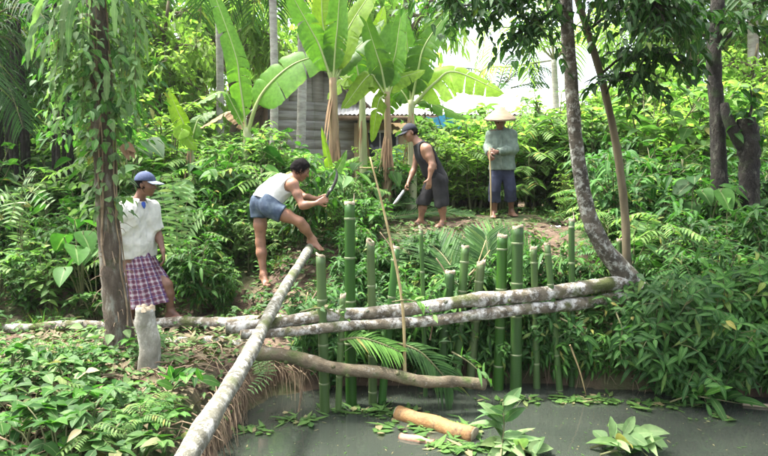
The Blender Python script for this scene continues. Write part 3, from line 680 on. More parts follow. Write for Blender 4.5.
# ------------------------------------------------------------------ banana plants
def banana_leaf(root, o0, ctrl, W, mat, up=V(0, -.35, 1), vee=.35, dr=.5, torn=.5, seed=0, s0=.12):
    rr = random.Random(seed); n = 30
    c = bez(ctrl, n); tan = np.gradient(c, axis=0); tan /= np.linalg.norm(tan, axis=1)[:, None]
    side = np.cross(tan, nrm(up)); side /= np.maximum(np.linalg.norm(side, axis=1)[:, None], 1e-6); upv = np.cross(side, tan)
    s = np.linspace(0, 1, n); w = W * np.maximum(0, np.sin(np.pi * np.clip((s - s0) / (1 - s0), 0, 1) ** .75)) ** .55
    vv, f, uv, ti, base = [], [], [], [], 0
    K = 5
    for sg in (-1, 1):
        i = 3
        while i < n - 1:
            j = min(n - 1, i + (rr.randint(2, 5) if rr.random() < torn else rr.randint(7, 14)))
            sd = dr * rr.uniform(.88, 1.12); sk = rr.uniform(-.02, .02)
            for r_ in range(i, j + 1):
                for k in range(K):
                    t = k / (K - 1); e = 1 - .05 * t * (1 if r_ in (i, j) else 0) * (rr.random())
                    p = c[r_] + side[r_] * sg * w[r_] * t * e * math.cos(vee) + upv[r_] * w[r_] * t * math.sin(vee) + tan[r_] * (sk + .12 * W) * t
                    p = p + V(0, 0, -w[r_] * sd * t * t) + upv[r_] * .012 * math.sin(r_ * 2.6) * t
                    if r_ == j and j < n - 1: p = p - tan[r_] * .03 * t
                    vv.append(p - o0); ti.append(1.0 if (k == K - 1 and rr.random() < .3) else .15 + .6 * rr.random() * .3 + .3 * (1 - t))
            for r_ in range(j - i):
                for k in range(K - 1):
                    a = base + r_ * K + k; q_ = [a, a + 1, a + K + 1, a + K]
                    if sg < 0: q_ = q_[::-1]
                    f.append(q_); uv += [(.1 + .1 * k, s[i + r_])] * 4
            base += (j - i + 1) * K; i = j
    T = Tubes(); T.add(c - o0, np.maximum(lerp(.035, .004, n), .004) * (W / .28) * .8, 8, .02)
    lf = link('leaf', mesh_quads('leaf', np.array(vv), f, M[mat], True, np.array(uv), np.array(ti)), root)
    link('midrib', T.mesh('midrib', M['rib']), lf)
    return lf
def banana(label, px, pyb, pyt, d, r, leaves, green=False, seed=1, lean=0):
    b, t0 = pix(px, pyb, d), pix(px + lean, pyt, d); b[2] = hz(b[0], b[1]) - .08
    root = tag(link('banana_plant', None, loc=b), label, 'banana plant', 'banana plants before the houses')
    pts = bez([b, (b + t0) / 2 + V(.02, 0, 0), t0], 22)
    t = Tubes(); t.add(pts - b, lerp(r * 1.25, r * .62, 22), 14, .1, seed); link('pseudostem', t.mesh('pseudostem', M['pseudostem_g' if green else 'pseudostem']), root)
    rr = random.Random(seed)
    for k in range(4):      # dry sheaths hanging off the stem
        a = rr.random() * 6.28; p = pts[rr.randrange(14, 21)]; dd = hdir(a, .3)
        Lq = Leaves()
        for z_ in range(5): Lq.add(p - b + rdir() * .02, nrm(hdir(a + rr.uniform(-.7, .7), -1.0)), hdir(a, .3), rr.uniform(.15, .34), rr.uniform(.010, .022), 1.9, rr.uniform(-.5, .7))
        link('dry_sheath', Lq.mesh('dry_sheath', M['dryleaf'], 'strap', 7), root)
    for k, lf in enumerate(leaves):
        (mx, my, md), (tx, ty, td), W, mat = lf[:4]
        up = lf[4] if len(lf) > 4 else V(0, -.45, 1)
        vee = lf[5] if len(lf) > 5 else .3
        p0 = t0 + V(0, 0, -.12)
        if len(lf) > 6:
            banana_leaf(root, b, [p0] + [pix(x_, y_, d + z_) for x_, y_, z_ in lf[6]], W, mat, up, vee, .35, .5, seed * 10 + k, .26); continue
        m_, e_ = pix(mx, my, d + md), pix(tx, ty, d + td)
        banana_leaf(root, b, [p0, p0 * .45 + m_ * .55 + V(0, 0, .08), m_, e_], W, mat, up, vee, .45, .62, seed * 10 + k)
    return root
F = V(0, -1, .15)
banana('banana plant with one huge horizontal leaf reaching to the hut', 247, 185, 128, 9.4, .09, [
    ((0, 0, 0), (0, 0, 0), .36, 'banana', V(-.25, -1, .5), .08, [(256, 106, -.1), (270, 84, -.2), (296, 63, -.25), (331, 53, -.2)]),
    ((234, 50, .1), (206, -28, .3), .20, 'banana', V(.5, -1, .1), .25),
    ((222, 92, -.2), (196, 104, -.3), .17, 'banana', V(0, -.4, 1), .2),
    ((228, 112, .2), (200, 128, .2), .14, 'dryleaf', V(0, -.4, 1), .2)], True, 3)
banana('banana plant with a brown stem before the wooden hut', 333, 195, 78, 8.9, .085, [
    ((310, 28, -.1), (278, -30, -.2), .24, 'banana', V(.5, -1, .35), .25),
    ((322, 15, .1), (322, -50, .3), .19, 'banana_y', V(.2, -1, 0), .35),
    ((338, 20, -.1), (342, -50, -.1), .2, 'banana', V(-.3, -1, .1), .3),
    ((352, 22, .1), (388, -32, .1), .25, 'banana_y', V(-.5, -1, .4), .2),
    ((360, 45, .3), (384, 20, .4), .2, 'banana', V(-.4, -1, .6), .2),
    ((326, 40, .4), (306, 10, .6), .17, 'banana', F, .3)], False, 5)
banana('banana plant with a thin dark stem beside the capped man in black', 387, 195, 92, 9.2, .07, [
    ((377, 55, -.1), (362, 8, -.1), .22, 'banana', V(.3, -1, .2), .3),
    ((396, 50, 0), (402, 5, .1), .2, 'banana', V(-.2, -1, .1), .3),
    ((368, 76, -.2), (343, 108, -.25), .2, 'banana_y', V(.1, -.8, .7), .1),
    ((400, 78, .2), (424, 70, .3), .16, 'banana_y', V(0, -1, .5), .2),
    ((378, 104, -.15), (372, 140, -.2), .13, 'banana_y', V(.4, -1, 0), .2),
    ((392, 30, .4), (412, 8, .6), .2, 'banana', F, .3)], False, 7)
banana('banana plant with a glowing yellow green leaf over the tank top man', 411, 190, 100, 9.7, .075, [
    ((455, 72, -.1), (502, 92, -.2), .36, 'banana_y', V(0, -.85, .75), .12),
    ((425, 45, 0), (446, 14, 0), .26, 'banana', V(-.3, -1, .25), .2),
    ((418, 60, .2), (432, 32, .3), .2, 'banana_y', F, .25),
    ((432, 104, .2), (466, 118, .3), .18, 'banana', V(0, -.8, .8), .15),
    ((408, 50, .2), (404, 12, .3), .18, 'banana', F, .3),
    ((398, 92, .1), (384, 118, .1), .17, 'banana', V(.3, -1, .5), .15)], True, 9)
banana('banana plant half hidden behind the hut side stems', 362, 190, 88, 10.6, .08, [
    ((352, 50, 0), (340, 14, .1), .22, 'banana', F, .3),
    ((372, 48, .1), (384, 6, .2), .22, 'banana_y', F, .3),
    ((382, 74, .1), (402, 96, .1), .2, 'banana', V(0, -.8, .8), .2),
    ((346, 78, .1), (328, 98, .1), .2, 'banana_y', V(0, -.8, .8), .2)], True, 13)
banana('young banana plant with one upright narrow leaf behind the bent mans hands', 327, 205, 186, 8.2, .03, [
    ((329, 165, 0), (322, 128, 0), .07, 'banana_y', F, .3),
    ((336, 172, 0), (347, 150, .1), .08, 'banana', F, .3),
    ((318, 176, 0), (306, 166, 0), .09, 'banana', V(0, -.8, .8), .2)], True, 17)
banana('lone banana plant leaning behind the vine clad trunk', 190, 190, 140, 9.6, .06, [
    ((178, 112, 0), (168, 88, 0), .14, 'banana_y', F, .25),
    ((200, 118, .1), (214, 112, .1), .16, 'banana', V(0, -.8, .8), .2),
    ((182, 130, -.1), (196, 150, -.1), .14, 'banana_y', V(.2, -1, .4), .2)], True, 19)

# ------------------------------------------------------------------ shrub prototypes (about 1 m tall)
def shrub_proto(kind, seed):
    rr = random.Random(seed); T, Lv = Tubes(), Leaves()
    def leaf(p, d, L, W, dr, up=1.0):
        Lv.add(p, nrm(d), nrm(V(rr.uniform(-.45, .45), rr.uniform(-.45, .45), up)), L * rr.uniform(.7, 1.25), W * rr.uniform(.75, 1.2), dr * rr.uniform(.5, 1.6), rr.uniform(.1, .4), rr.random())
    if kind in ('broad', 'lance', 'hedge'):
        ns, L, W, dr, nb, nl = {'broad': (8, .135, .044, .35, 4, 6), 'lance': (9, .155, .026, .55, 5, 7), 'hedge': (11, .085, .025, .3, 6, 8)}[kind]
        for s in range(ns):
            a = s / ns * 6.283 + rr.uniform(-.5, .5); sp = rr.uniform(.08, .42); h = rr.uniform(.6, 1.05)
            top = V(math.cos(a) * sp, math.sin(a) * sp, h)
            st = bez([V(math.cos(a) * .04, math.sin(a) * .04, -.08), V(top[0] * .35, top[1] * .35, h * .5), top], 12)
            T.add(st, lerp(.011, .004, 12), 5)
            for m in range(10 if kind != 'hedge' else 12):
                i = 3 + m * 9 // 12; b = a + m * 2.4
                leaf(st[min(i, 11)], hdir(b, rr.uniform(-.2, .6)), L, W, dr)
            for m in range(nb):
                p = st[rr.randrange(3, 11)]; b = a + rr.uniform(-1.9, 1.9); ln = rr.uniform(.14, .34)
                e = p + hdir(b, rr.uniform(.0, .8)) * ln; br_ = bez([p, (p + e) / 2 + V(0, 0, .03), e], 5); T.add(br_, lerp(.005, .002, 5), 4, 0, 0, False)
                for k in range(nl):
                    if kind == 'lance' and k > nl // 2: leaf(e, hdir(b + k * 2.1, rr.uniform(-.5, .5)), L, W, dr)
                    else:
                        q_ = br_[min(4, 1 + k * 4 // nl)]; leaf(q_, hdir(b + (1.1 if k % 2 else -1.1) + rr.uniform(-.4, .4), rr.uniform(-.4, .4)), L, W, dr)
            for k in range(4): leaf(top, hdir(a + k * 1.6, rr.uniform(.1, .9)), L, W, dr)
        return T.mesh('stems', M['stem']), Lv
    if kind == 'low':
        for s in range(13):
            a = rr.random() * 6.28; sp = rr.uniform(.05, .32); h = rr.uniform(.08, .34)
            top = V(math.cos(a) * sp, math.sin(a) * sp, h)
            T.add(bez([V(top[0] * .3, top[1] * .3, -.04), V(top[0] * .6, top[1] * .6, h * .7), top], 6), lerp(.005, .003, 6), 4)
            for k in range(rr.choice((3, 3, 5, 6))): leaf(top, hdir(a + k * 1.9 + rr.uniform(-.3, .3), rr.uniform(-.3, .45)), .115, .036, .3)
        return T.mesh('stems', M['stem']), Lv
    if kind == 'heart':
        for s in range(7):
            a = s * 2.4 + rr.random(); sp = rr.uniform(.1, .4); h = rr.uniform(.4, .95); top = V(math.cos(a) * sp, math.sin(a) * sp, h)
            T.add(bez([V(0, 0, -.05), V(top[0] * .4, top[1] * .4, h * .6), top], 8), lerp(.011, .006, 8), 6)
            Lv.add(top - hdir(a, 0) * .06, hdir(a, rr.uniform(-.7, -.1)), nrm(V(rr.uniform(-.3, .3), rr.uniform(-.3, .3), 1)), rr.uniform(.24, .38), rr.uniform(.09, .14), .25, .3, rr.random() * .9)
        return T.mesh('stems', M['stem']), Lv
    if kind == 'pinnate':
        for s in range(11):
            a = s * 2.4 + rr.random(); st0 = V(0, 0, rr.uniform(.1, .75)); ln = rr.uniform(.35, .6); el = rr.uniform(.1, .9)
            rc = bez([st0, st0 + hdir(a, el) * ln * .5, st0 + hdir(a, el * .3) * ln + V(0, 0, -.04)], 12); T.add(rc, lerp(.005, .002, 12), 5)
            for m in range(2, 12):
                t_ = nrm(rc[m] - rc[m - 1]); sd_ = nrm(np.cross(t_, V(0, 0, 1)))
                for g in (-1, 1): Lv.add(rc[m], nrm(sd_ * g + t_ * .45 + V(0, 0, -.15)), nrm(V(rr.uniform(-.2, .2), rr.uniform(-.2, .2), 1)), .12 * rr.uniform(.8, 1.1), .018, .35, .2, rr.random())
        T.add(bez([V(0, 0, -.08), V(.02, .02, .4), V(0, 0, .8)], 8), lerp(.012, .007, 8), 6)
        return T.mesh('stems', M['stem']), Lv
    if kind == 'grass':
        for s in range(70):
            a = rr.random() * 6.28; p = V(rr.uniform(-.12, .12), rr.uniform(-.12, .12), -.02)
            Lv.add(p, hdir(a, rr.uniform(.5, 1.4)), hdir(a + 3.14, .4), rr.uniform(.16, .42), .006, rr.uniform(.2, .8), .2, rr.random())
        T.add([(0, 0, -.05), (0, 0, .03)], [.03, .02], 6)
        return T.mesh('stems', M['stem']), Lv
PROTO = {}
def proto(kind, mat, prof, segs, nvar):
    PROTO[(kind, mat)] = []
    for v in range(nvar):
        st, Lv = shrub_proto(kind, 100 + v * 7 + len(kind) * 31)
        PROTO[(kind, mat)].append((st, Lv.mesh('foliage', M[mat], prof, segs)))
proto('broad', 'broad', 'ovate', 4, 4)
proto('broad', 'hedge', 'ovate', 4, 3)
proto('lance', 'lance', 'lance', 4, 4)
proto('lance', 'broad', 'lance', 4, 3)
proto('hedge', 'hedge', 'ovate', 2, 4)
proto('hedge', 'bright', 'ovate', 2, 3)
proto('low', 'low', 'ovate', 4, 5)
proto('low', 'broad', 'ovate', 4, 3)
proto('grass', 'fern', 'blade', 3, 3)
proto('heart', 'broad', 'ovate', 7, 3)
proto('heart', 'low', 'ovate', 7, 2)
proto('pinnate', 'hedge', 'lance', 3, 3)
proto('pinnate', 'lance', 'lance', 3, 3)
NAMES = {'broad': ('broadleaf_shrub', 'shrub'), 'lance': ('narrowleaf_shrub', 'shrub'), 'hedge': ('bush', 'bush'), 'low': ('ground_plant', 'plant'), 'grass': ('grass_tuft', 'grass tuft'), 'heart': ('taro_plant', 'plant'), 'pinnate': ('feathery_shrub', 'shrub')}
LOOK = {('broad', 'broad'): 'broad leaved dark green', ('broad', 'hedge'): 'broad leaved light green', ('lance', 'lance'): 'narrow leaved dark green', ('lance', 'broad'): 'narrow leaved mid green',
        ('hedge', 'hedge'): 'small leaved green', ('hedge', 'bright'): 'small leaved yellow green', ('low', 'low'): 'dull green', ('low', 'broad'): 'glossy dark green', ('grass', 'fern'): 'grassy', ('heart', 'broad'): 'large heart leaved dark', ('heart', 'low'): 'large heart leaved pale', ('pinnate', 'hedge'): 'feather leaved light green', ('pinnate', 'lance'): 'feather leaved dark green'}
def place(kind, mat, x, y, s, label, group, z=None, tilt=.12, seed=None):
    label = label.replace('*', LOOK[(kind, mat)]).replace('@', 'beside the twin trunks' if x < 3.3 else 'before the dark trunk' if x < 4.3 else 'past the broken trunk').replace('~', 'beside the sawn post' if y > 4 and x > -2 else 'before the vine clad trunk' if y > 4 else 'along the slanting pole' if x > -1.7 else 'by the strewn roots').replace('#', 'behind the sarong man' if x > -2.6 and y < 8 else 'by the tall fern' if x > -2.6 else 'behind the vine clad trunk' if x > -3.7 else 'before the dark bamboo clump')
    st, fo = R.choice(PROTO[(kind, mat)])
    nm, cat = NAMES[kind]
    o = tag(link(nm, None, loc=(x, y, hz(x, y) - .02 if z is None else z), rot=(R.uniform(-tilt, tilt), R.uniform(-tilt, tilt), R.random() * 6.28), scl=(s * R.uniform(.9, 1.1), s * R.uniform(.9, 1.1), s * R.uniform(.85, 1.15))), label, cat, group)
    link('stems', st, o); tag(link('foliage', fo, o), kind='stuff')
    return o
def proj(x, y, z):
    dx, dy, dz = x, y, z - CAM_Z
    f = dy * math.cos(PITCH) - dz * math.sin(PITCH); u = dy * math.sin(PITCH) + dz * math.cos(PITCH)
    return 384 + FOC * dx / f, 228 - FOC * u / f
KEEP = [(292, 62, 345, 112, 15), (500, 272, 634, 312, 5.6), (352, 96, 384, 128, 14.9), (440, 236, 505, 296, 6.3), (525, 226, 566, 282, 7.4), (110, 164, 202, 327, 6.3), (243, 150, 340, 290, 7.4), (392, 116, 458, 229, 9.0), (478, 100, 524, 214, 9.6), (300, 200, 575, 400, 5.5),
        (196, 250, 312, 456, 6.2), (190, 314, 300, 345, 5.9), (560, 30, 632, 282, 5.6), (395, 214, 565, 262, 8.6), (225, 395, 768, 456, 5.0), (90, 120, 128, 330, 5.1), (135, 300, 162, 372, 4.6), (5, 320, 80, 336, 6.1), (240, 345, 490, 400, 4.8)]
def blocked(x, y, s, rw=.42, rh=1.0):
    z = hz(x, y); r = s * rw * FOC / y
    px, pb = proj(x, y, z); _, pt = proj(x, y, z + s * rh)
    for (a, b, c, d, dm) in KEEP:
        if y < dm and px + r > a and px - r < c and pt < d and pb > b: return True
    return px + r < -60 or px - r > 828
COUNT = {}
def scatter(kinds, n, xr, yr, sr, label, group, rw=.42, rh=1.0, tries=12, mind=.0, cond=None):
    got = []
    for k in range(n):
        for t in range(tries):
            x, y = R.uniform(*xr), R.uniform(*yr); s = R.uniform(*sr)
            if cond and not cond(x, y): continue
            if hz(x, y) < .04 or blocked(x, y, s, rw, rh): continue
            if mind and any((x - a) ** 2 + (y - b) ** 2 < mind * mind for a, b in got): continue
            kind, mat = R.choice(kinds); place(kind, mat, x, y, s, ('' if sr[1] < sr[0] * 1.4 else 'taller ' if s > (sr[0] + sr[1]) / 2 else 'shorter ') + label, group); got.append((x, y)); break
B, BH, LN, LB = ('broad', 'broad'), ('broad', 'hedge'), ('lance', 'lance'), ('lance', 'broad')
HH, HB, LO, LOB, GR = ('hedge', 'hedge'), ('hedge', 'bright'), ('low', 'low'), ('low', 'broad'), ('grass', 'fern')
HT, HL, PN, PD = ('heart', 'broad'), ('heart', 'low'), ('pinnate', 'hedge'), ('pinnate', 'lance')
scatter([B, B, LB, BH, HT, PN], 62, (-5.6, -1.9), (6.4, 8.0), (.5, .95), '* shrub in the thicket #', 'thicket behind the sarong man', mind=.22)
scatter([B, BH, LB, HH, HT, PN], 46, (-7.4, -1.7), (7.9, 10), (.9, 1.55), '* shrub at the thicket back #', 'back of the left thicket', mind=.3)
scatter([B, LB, HH, BH, HT, HL, PN], 36, (-1.9, .2), (7.3, 9.6), (.5, 1.05), '* shrub behind the bent man in the singlet', 'shrubs behind the bent man', mind=.2)
scatter([B, LB], 12, (-1.9, -.75), (6.3, 7.4), (.3, .55), '* little shrub below the bent mans standing leg', 'shrubs under the bent man', mind=.18)
scatter([HH, HB, BH, PN], 44, (-.2, 3.6), (10.0, 12.6), (1.25, 1.95), '* bush in the hedge behind the two standing men', 'hedge behind the standing men', mind=.3)
scatter([HH, HB, HB, PN, BH], 46, (2.6, 8.4), (9.6, 13.5), (1.2, 2.1), '* bush behind the twin trunks', 'hedge behind the twin trunks', mind=.33)
scatter([HH, HB, BH], 40, (-9.5, -2.2), (10, 13), (1.3, 2.2), '* bush behind the left thicket', 'bushes behind the left thicket', mind=.4)
scatter([LN, LN, LB, PD, PN, HT], 60, (2.35, 5.6), (5.3, 7.2), (.55, 1.0), '* shrub crowding the right bank @', 'shrubs crowding the right bank', mind=.2)
scatter([LN, LB, B, PN, PD], 34, (2.5, 6.6), (7.2, 9.6), (.8, 1.3), '* shrub around the dark mossy trunk', 'shrubs around the dark trunk', mind=.25)
scatter([LN, LB], 26, (1.35, 4.6), (5.12, 5.75), (.32, .6), '* low shrub hanging over the water edge', 'shrubs along the water edge', mind=.16)
scatter([HH, HB, LO], 30, (2.3, 4.8), (7.4, 9.6), (.4, .7), '* low plant on the grassy terrace past the earth bank', 'plants on the grassy terrace', mind=.18)
scatter([LB, PN, B], 14, (-3.3, -1.3), (2.9, 5.6), (.22, .36), '* low plant on the near left bank', 'plants on the near left bank', .4, 1.0, mind=.25)
scatter([LO, LO, LOB], 58, (-3.3, -1.16), (2.7, 5.9), (.42, 1.0), '* low plant on the near bank ~', 'plants on the near left bank', .3, .35, mind=.14)
scatter([LO, LOB, LN, LB, LN], 95, (-1.0, 2.0), (5.45, 6.9), (.4, .8), '* low plant on the slope behind the bamboo stakes', 'plants behind the bamboo stakes', .3, .4, mind=.15)
scatter([GR], 40, (.2, 3.4), (8.2, 10), (.5, .9), '* thin tuft along the trodden path', 'grass along the path', .2, .4, mind=.12)
scatter([GR, LO], 30, (-4.5, -1.2), (5.2, 6.5), (.6, 1.0), '* low tuft beside the sarong mans log', 'tufts beside the log', .2, .4, mind=.15)

SIZE = lambda k: ('big ', 'middling ', 'small ')[k % 3]
for k in range(60):      # small plants on the slope round the bent man's feet
    x, y = R.uniform(-1.75, -.2), R.uniform(6.15, 7.9); s = R.uniform(.35, .7)
    if y < 6.85 and blocked(x, y, s, .25, .3): continue
    kd = R.choice((LO, LOB, LOB, GR)); place(kd[0], kd[1], x, y, s, '* small plant on the slope ' + ('below' if y < 6.8 else 'behind') + ' the bent mans ' + ('standing' if x < -1.1 else 'raised') + ' foot', 'plants by the bent mans feet')
for k in range(72):      # plants rooted in the bank face behind the stakes
    x = R.uniform(-.75, 1.95); y = float(np.interp(x, STREAM[3:8, 0], STREAM[3:8, 1])) + R.uniform(.08, .4)
    o = place('lance', R.choice(('lance', 'lance', 'broad')), x, y, (.58, .48, .38)[k % 3] * R.uniform(.93, 1.07), SIZE(k) + '* plant low behind ' + ('the pale stake by the slanting pole' if x < -.25 else 'the stake crossed by the dead cane' if x < .3 else 'the leaning trio of stakes' if x < .85 else 'the two stout dark stakes' if x < 1.2 else 'the two slender stakes'), 'plants in the bank face behind the stakes', z=R.uniform(-.02, .42))
    o.rotation_euler = (R.uniform(.1, .9), R.uniform(-.4, .4), R.uniform(-.5, .5))
for k in range(96):      # shrubs rooted in the bank face, leaning out over the water
    x = R.uniform(1.75, 4.9); y = float(np.interp(x, STREAM[5:10, 0], STREAM[5:10, 1])) + R.uniform(-.02, .35)
    if x < 2.35 and blocked(x, y, .7): continue
    o = place('lance', R.choice(('lance', 'lance', 'broad')), x, y, (.74, .6, .46)[k % 3] * R.uniform(.92, 1.08), SIZE(k) + '* shrub leaning over the water ' + ('under the twin trunks' if x < 2.5 else 'below the dark mossy trunk' if x < 3.6 else 'past the broken trunk'), 'shrubs leaning over the water', z=R.uniform(-.02, .55))
    o.rotation_euler = (R.uniform(.35, 1.0), R.uniform(-.3, .3), R.uniform(-.5, .5))
# ------------------------------------------------------------------ background trees
def tree_proto(seed, mat, L, W, spread, h0, h1, n, prof='ovate', droop=.4):
    rr = random.Random(seed); T, Lv = Tubes(), Leaves()
    trunk = bez([V(0, 0, -.2), V(rr.uniform(-.15, .15), rr.uniform(-.15, .15), h0), V(rr.uniform(-.3, .3), rr.uniform(-.3, .3), h1)], 16)
    tt = Tubes(); tt.add(trunk, lerp(.12, .03, 16), 10, .08, seed)
    for b in range(16):
        i = rr.randrange(5, 16); p = trunk[i]; a = b * 2.4 + rr.random(); ln = spread * rr.uniform(.5, 1) * (1.15 - .5 * i / 16)
        e = p + hdir(a, rr.uniform(-.1, .7)) * ln; bp = bez([p, (p + e) / 2 + V(0, 0, .15), e + V(0, 0, -.1)], 8); T.add(bp, lerp(.04, .01, 8), 6)
        for c in range(n // 160):
            q_ = bp[rr.randrange(3, 8)]; cd = rdir(); cc = q_ + cd * rr.uniform(.1, .45)
            T.add([q_, (q_ + cc) / 2 + V(0, 0, .04), cc], [.008, .006, .004], 4, 0, 0, False)
            for k in range(10):
                d = nrm(rdir() + cd * .6 + V(0, 0, -.25))
                Lv.add(cc + rdir() * .13, d, nrm(V(rr.uniform(-.6, .6), rr.uniform(-.6, .6), 1)), L * rr.uniform(.7, 1.25), W * rr.uniform(.8, 1.2), droop, .2, rr.random())
    return tt.mesh('trunk', M['bark_tan']), T.mesh('limbs', M['bark_tan']), Lv.mesh('crown', M[mat], prof, 2)
TP = {'bright': tree_proto(1, 'bright', .17, .05, 1.7, 2.0, 4.2, 2600), 'yellow': tree_proto(2, 'bright', .22, .035, 1.8, 2.2, 4.6, 2400, 'lance', .6),
      'mid': tree_proto(3, 'hedge', .19, .06, 1.9, 1.8, 4.4, 2600), 'dark': tree_proto(4, 'broad', .2, .06, 1.7, 1.6, 4.2, 2400), 'short': tree_proto(5, 'bright', .15, .045, 1.5, 1.0, 2.6, 2400)}
def tree(kind, px, d, s, label, group):
    x = (px - 384) / FOC * d
    o = tag(link('tree', None, loc=(x, d, hz(x, d)), rot=(0, 0, R.random() * 6.28), scl=s * R.uniform(.92, 1.08)), label, 'tree', group)
    tr, li, cr = TP[kind]
    link('trunk', tr, o); link('limbs', li, o); tag(link('crown', cr, o), kind='stuff')
for px in (20, 100, 175): tree(R.choice(('bright', 'yellow')), px + R.uniform(-12, 12), R.uniform(11.5, 13), R.uniform(.9, 1.15), 'yellow green tree right behind the left thicket', 'trees behind the left thicket')
for px in (-15, 25): tree('dark', px, R.uniform(10.2, 11.2), R.uniform(.85, 1.0), 'dark crowned tree behind the bamboo clump', 'dark trees behind the bamboo clump')
for px in (70, 150, 225): tree(R.choice(('yellow', 'bright', 'mid')), px, R.uniform(15, 18), R.uniform(1.4, 1.75), 'tall sunlit tree rising high behind the left banana plants', 'tall trees at the back left')
for px in (30, 130, 240, 330, 410): tree(R.choice(('mid', 'bright', 'yellow')), px, R.uniform(21, 26), R.uniform(1.9, 2.4), 'distant pale tree filling the back of the left side', 'distant trees on the left')
for px in (350,): tree('bright', px, 20, 1.5, 'sunlit tree behind the pale roof', 'trees behind the roof')
for px in (585, 640, 668, 700, 745, 790): tree(R.choice(('short', 'bright')), px, R.uniform(13, 15.5), R.uniform(.75, 1.0), 'light green tree behind the right hedge', 'trees behind the right hedge')
for px in (500, 580, 640, 690, 740, 800): tree(R.choice(('short', 'mid', 'bright')), px, R.uniform(20, 27), R.uniform(.85, 1.15), 'distant hazy tree beyond the right hedge', 'distant trees on the right')
for px in (690, 760): tree('yellow', px, 18, 1.5, 'tall airy tree behind the coconut palms', 'airy trees by the coconut palms')
for i in range(26):
    px = -120 + i * 40; tree('mid' if i % 2 else 'bright', px, R.uniform(34, 40), 1.9 if px < 420 else 1.1, 'far off tree in the row closing the view', 'far row of trees')

# dark bamboo clump and drooping dark palm at the left
root = tag(link('bamboo_clump', None, loc=(-5.2, 9.0, hz(-5.2, 9.0))), 'dark clump of close set bamboo culms at the back of the thicket', 'bamboo')
o0 = V(-5.2, 9.0, hz(-5.2, 9.0))
for k in range(22):
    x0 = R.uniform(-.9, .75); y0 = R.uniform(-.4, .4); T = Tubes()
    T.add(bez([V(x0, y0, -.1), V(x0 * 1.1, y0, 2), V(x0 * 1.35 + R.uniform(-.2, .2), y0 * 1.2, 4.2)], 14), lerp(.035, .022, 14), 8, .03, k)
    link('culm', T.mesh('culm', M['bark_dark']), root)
Lv = Leaves()
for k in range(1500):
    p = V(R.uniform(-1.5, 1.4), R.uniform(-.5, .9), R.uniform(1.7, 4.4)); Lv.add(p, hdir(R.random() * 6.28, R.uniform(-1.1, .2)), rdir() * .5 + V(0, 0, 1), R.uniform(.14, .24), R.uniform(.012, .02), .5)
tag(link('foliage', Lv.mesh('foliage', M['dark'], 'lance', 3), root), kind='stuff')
pb = pix(-30, 150, 7.6); pb[2] = hz(pb[0], pb[1])
root = tag(link('palm_tree', None, loc=pb), 'dark fronded palm drooping over the bamboo clump', 'palm tree')
pt = V(pb[0], pb[1], 3.6)
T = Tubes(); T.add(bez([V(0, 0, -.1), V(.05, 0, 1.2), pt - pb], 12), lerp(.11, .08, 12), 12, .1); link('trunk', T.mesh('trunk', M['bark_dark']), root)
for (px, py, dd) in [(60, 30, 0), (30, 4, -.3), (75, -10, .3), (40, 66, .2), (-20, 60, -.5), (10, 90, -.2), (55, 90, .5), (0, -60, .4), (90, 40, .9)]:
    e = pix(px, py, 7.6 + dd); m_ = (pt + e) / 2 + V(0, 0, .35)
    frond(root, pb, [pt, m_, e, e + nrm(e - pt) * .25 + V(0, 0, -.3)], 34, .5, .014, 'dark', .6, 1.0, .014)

# ------------------------------------------------------------------ ferns
def fern(label, base, fronds, W=.16, mat='pale'):
    root = tag(link('fern', None, loc=base), label, 'fern')
    for (mx, e) in fronds:
        frond(root, base, [base, mx, e], 13, W, W * .085, mat, .2, 1.3, .005, 'lance', V(0, -.8, .6), 'frond', 'stem', True, fold=.1, segs=3)
b = pix(176, 262, 6.9)
fern('tall pale green fern with upright fronds beside the sarong man', V(b[0], b[1], hz(b[0], b[1])), [(pix(176, 215, 6.8), pix(171, 172, 6.75)), (pix(183, 222, 6.8), pix(192, 186, 6.7)), (pix(168, 225, 6.9), pix(160, 190, 7.0)), (pix(186, 235, 6.8), pix(204, 214, 6.7)), (pix(178, 220, 7.0), pix(182, 178, 7.1))], .2)
b = pix(20, 215, 7.0)
fern('spreading fern low in the far left thicket', V(b[0], b[1], hz(b[0], b[1])), [(pix(25, 198, 6.7), pix(52, 204, 6.5)), (pix(12, 198, 6.7), pix(-12, 205, 6.5)), (pix(22, 190, 6.8), pix(34, 176, 6.7)), (pix(18, 205, 6.6), pix(10, 222, 6.4))], .16)
b = pix(640, 260, 6.2)
fern('lacy fern on the bank beside the twin trunks', V(b[0], b[1], hz(b[0], b[1])), [(pix(655, 238, 6.0), pix(676, 244, 5.9)), (pix(646, 232, 6.1), pix(652, 214, 6.0)), (pix(634, 240, 6.0), pix(640, 222, 6.0)), (pix(660, 246, 5.9), pix(672, 262, 5.8))], .13)
b = pix(262, 385, 4.9)
fern('small fern hanging from the earth bank under the mossy log', V(b[0], b[1], .42), [(pix(268, 372, 4.6), pix(250, 392, 4.4)), (pix(262, 366, 4.7), pix(282, 356, 4.5)), (pix(262, 372, 4.7), pix(256, 358, 4.5))], .08)

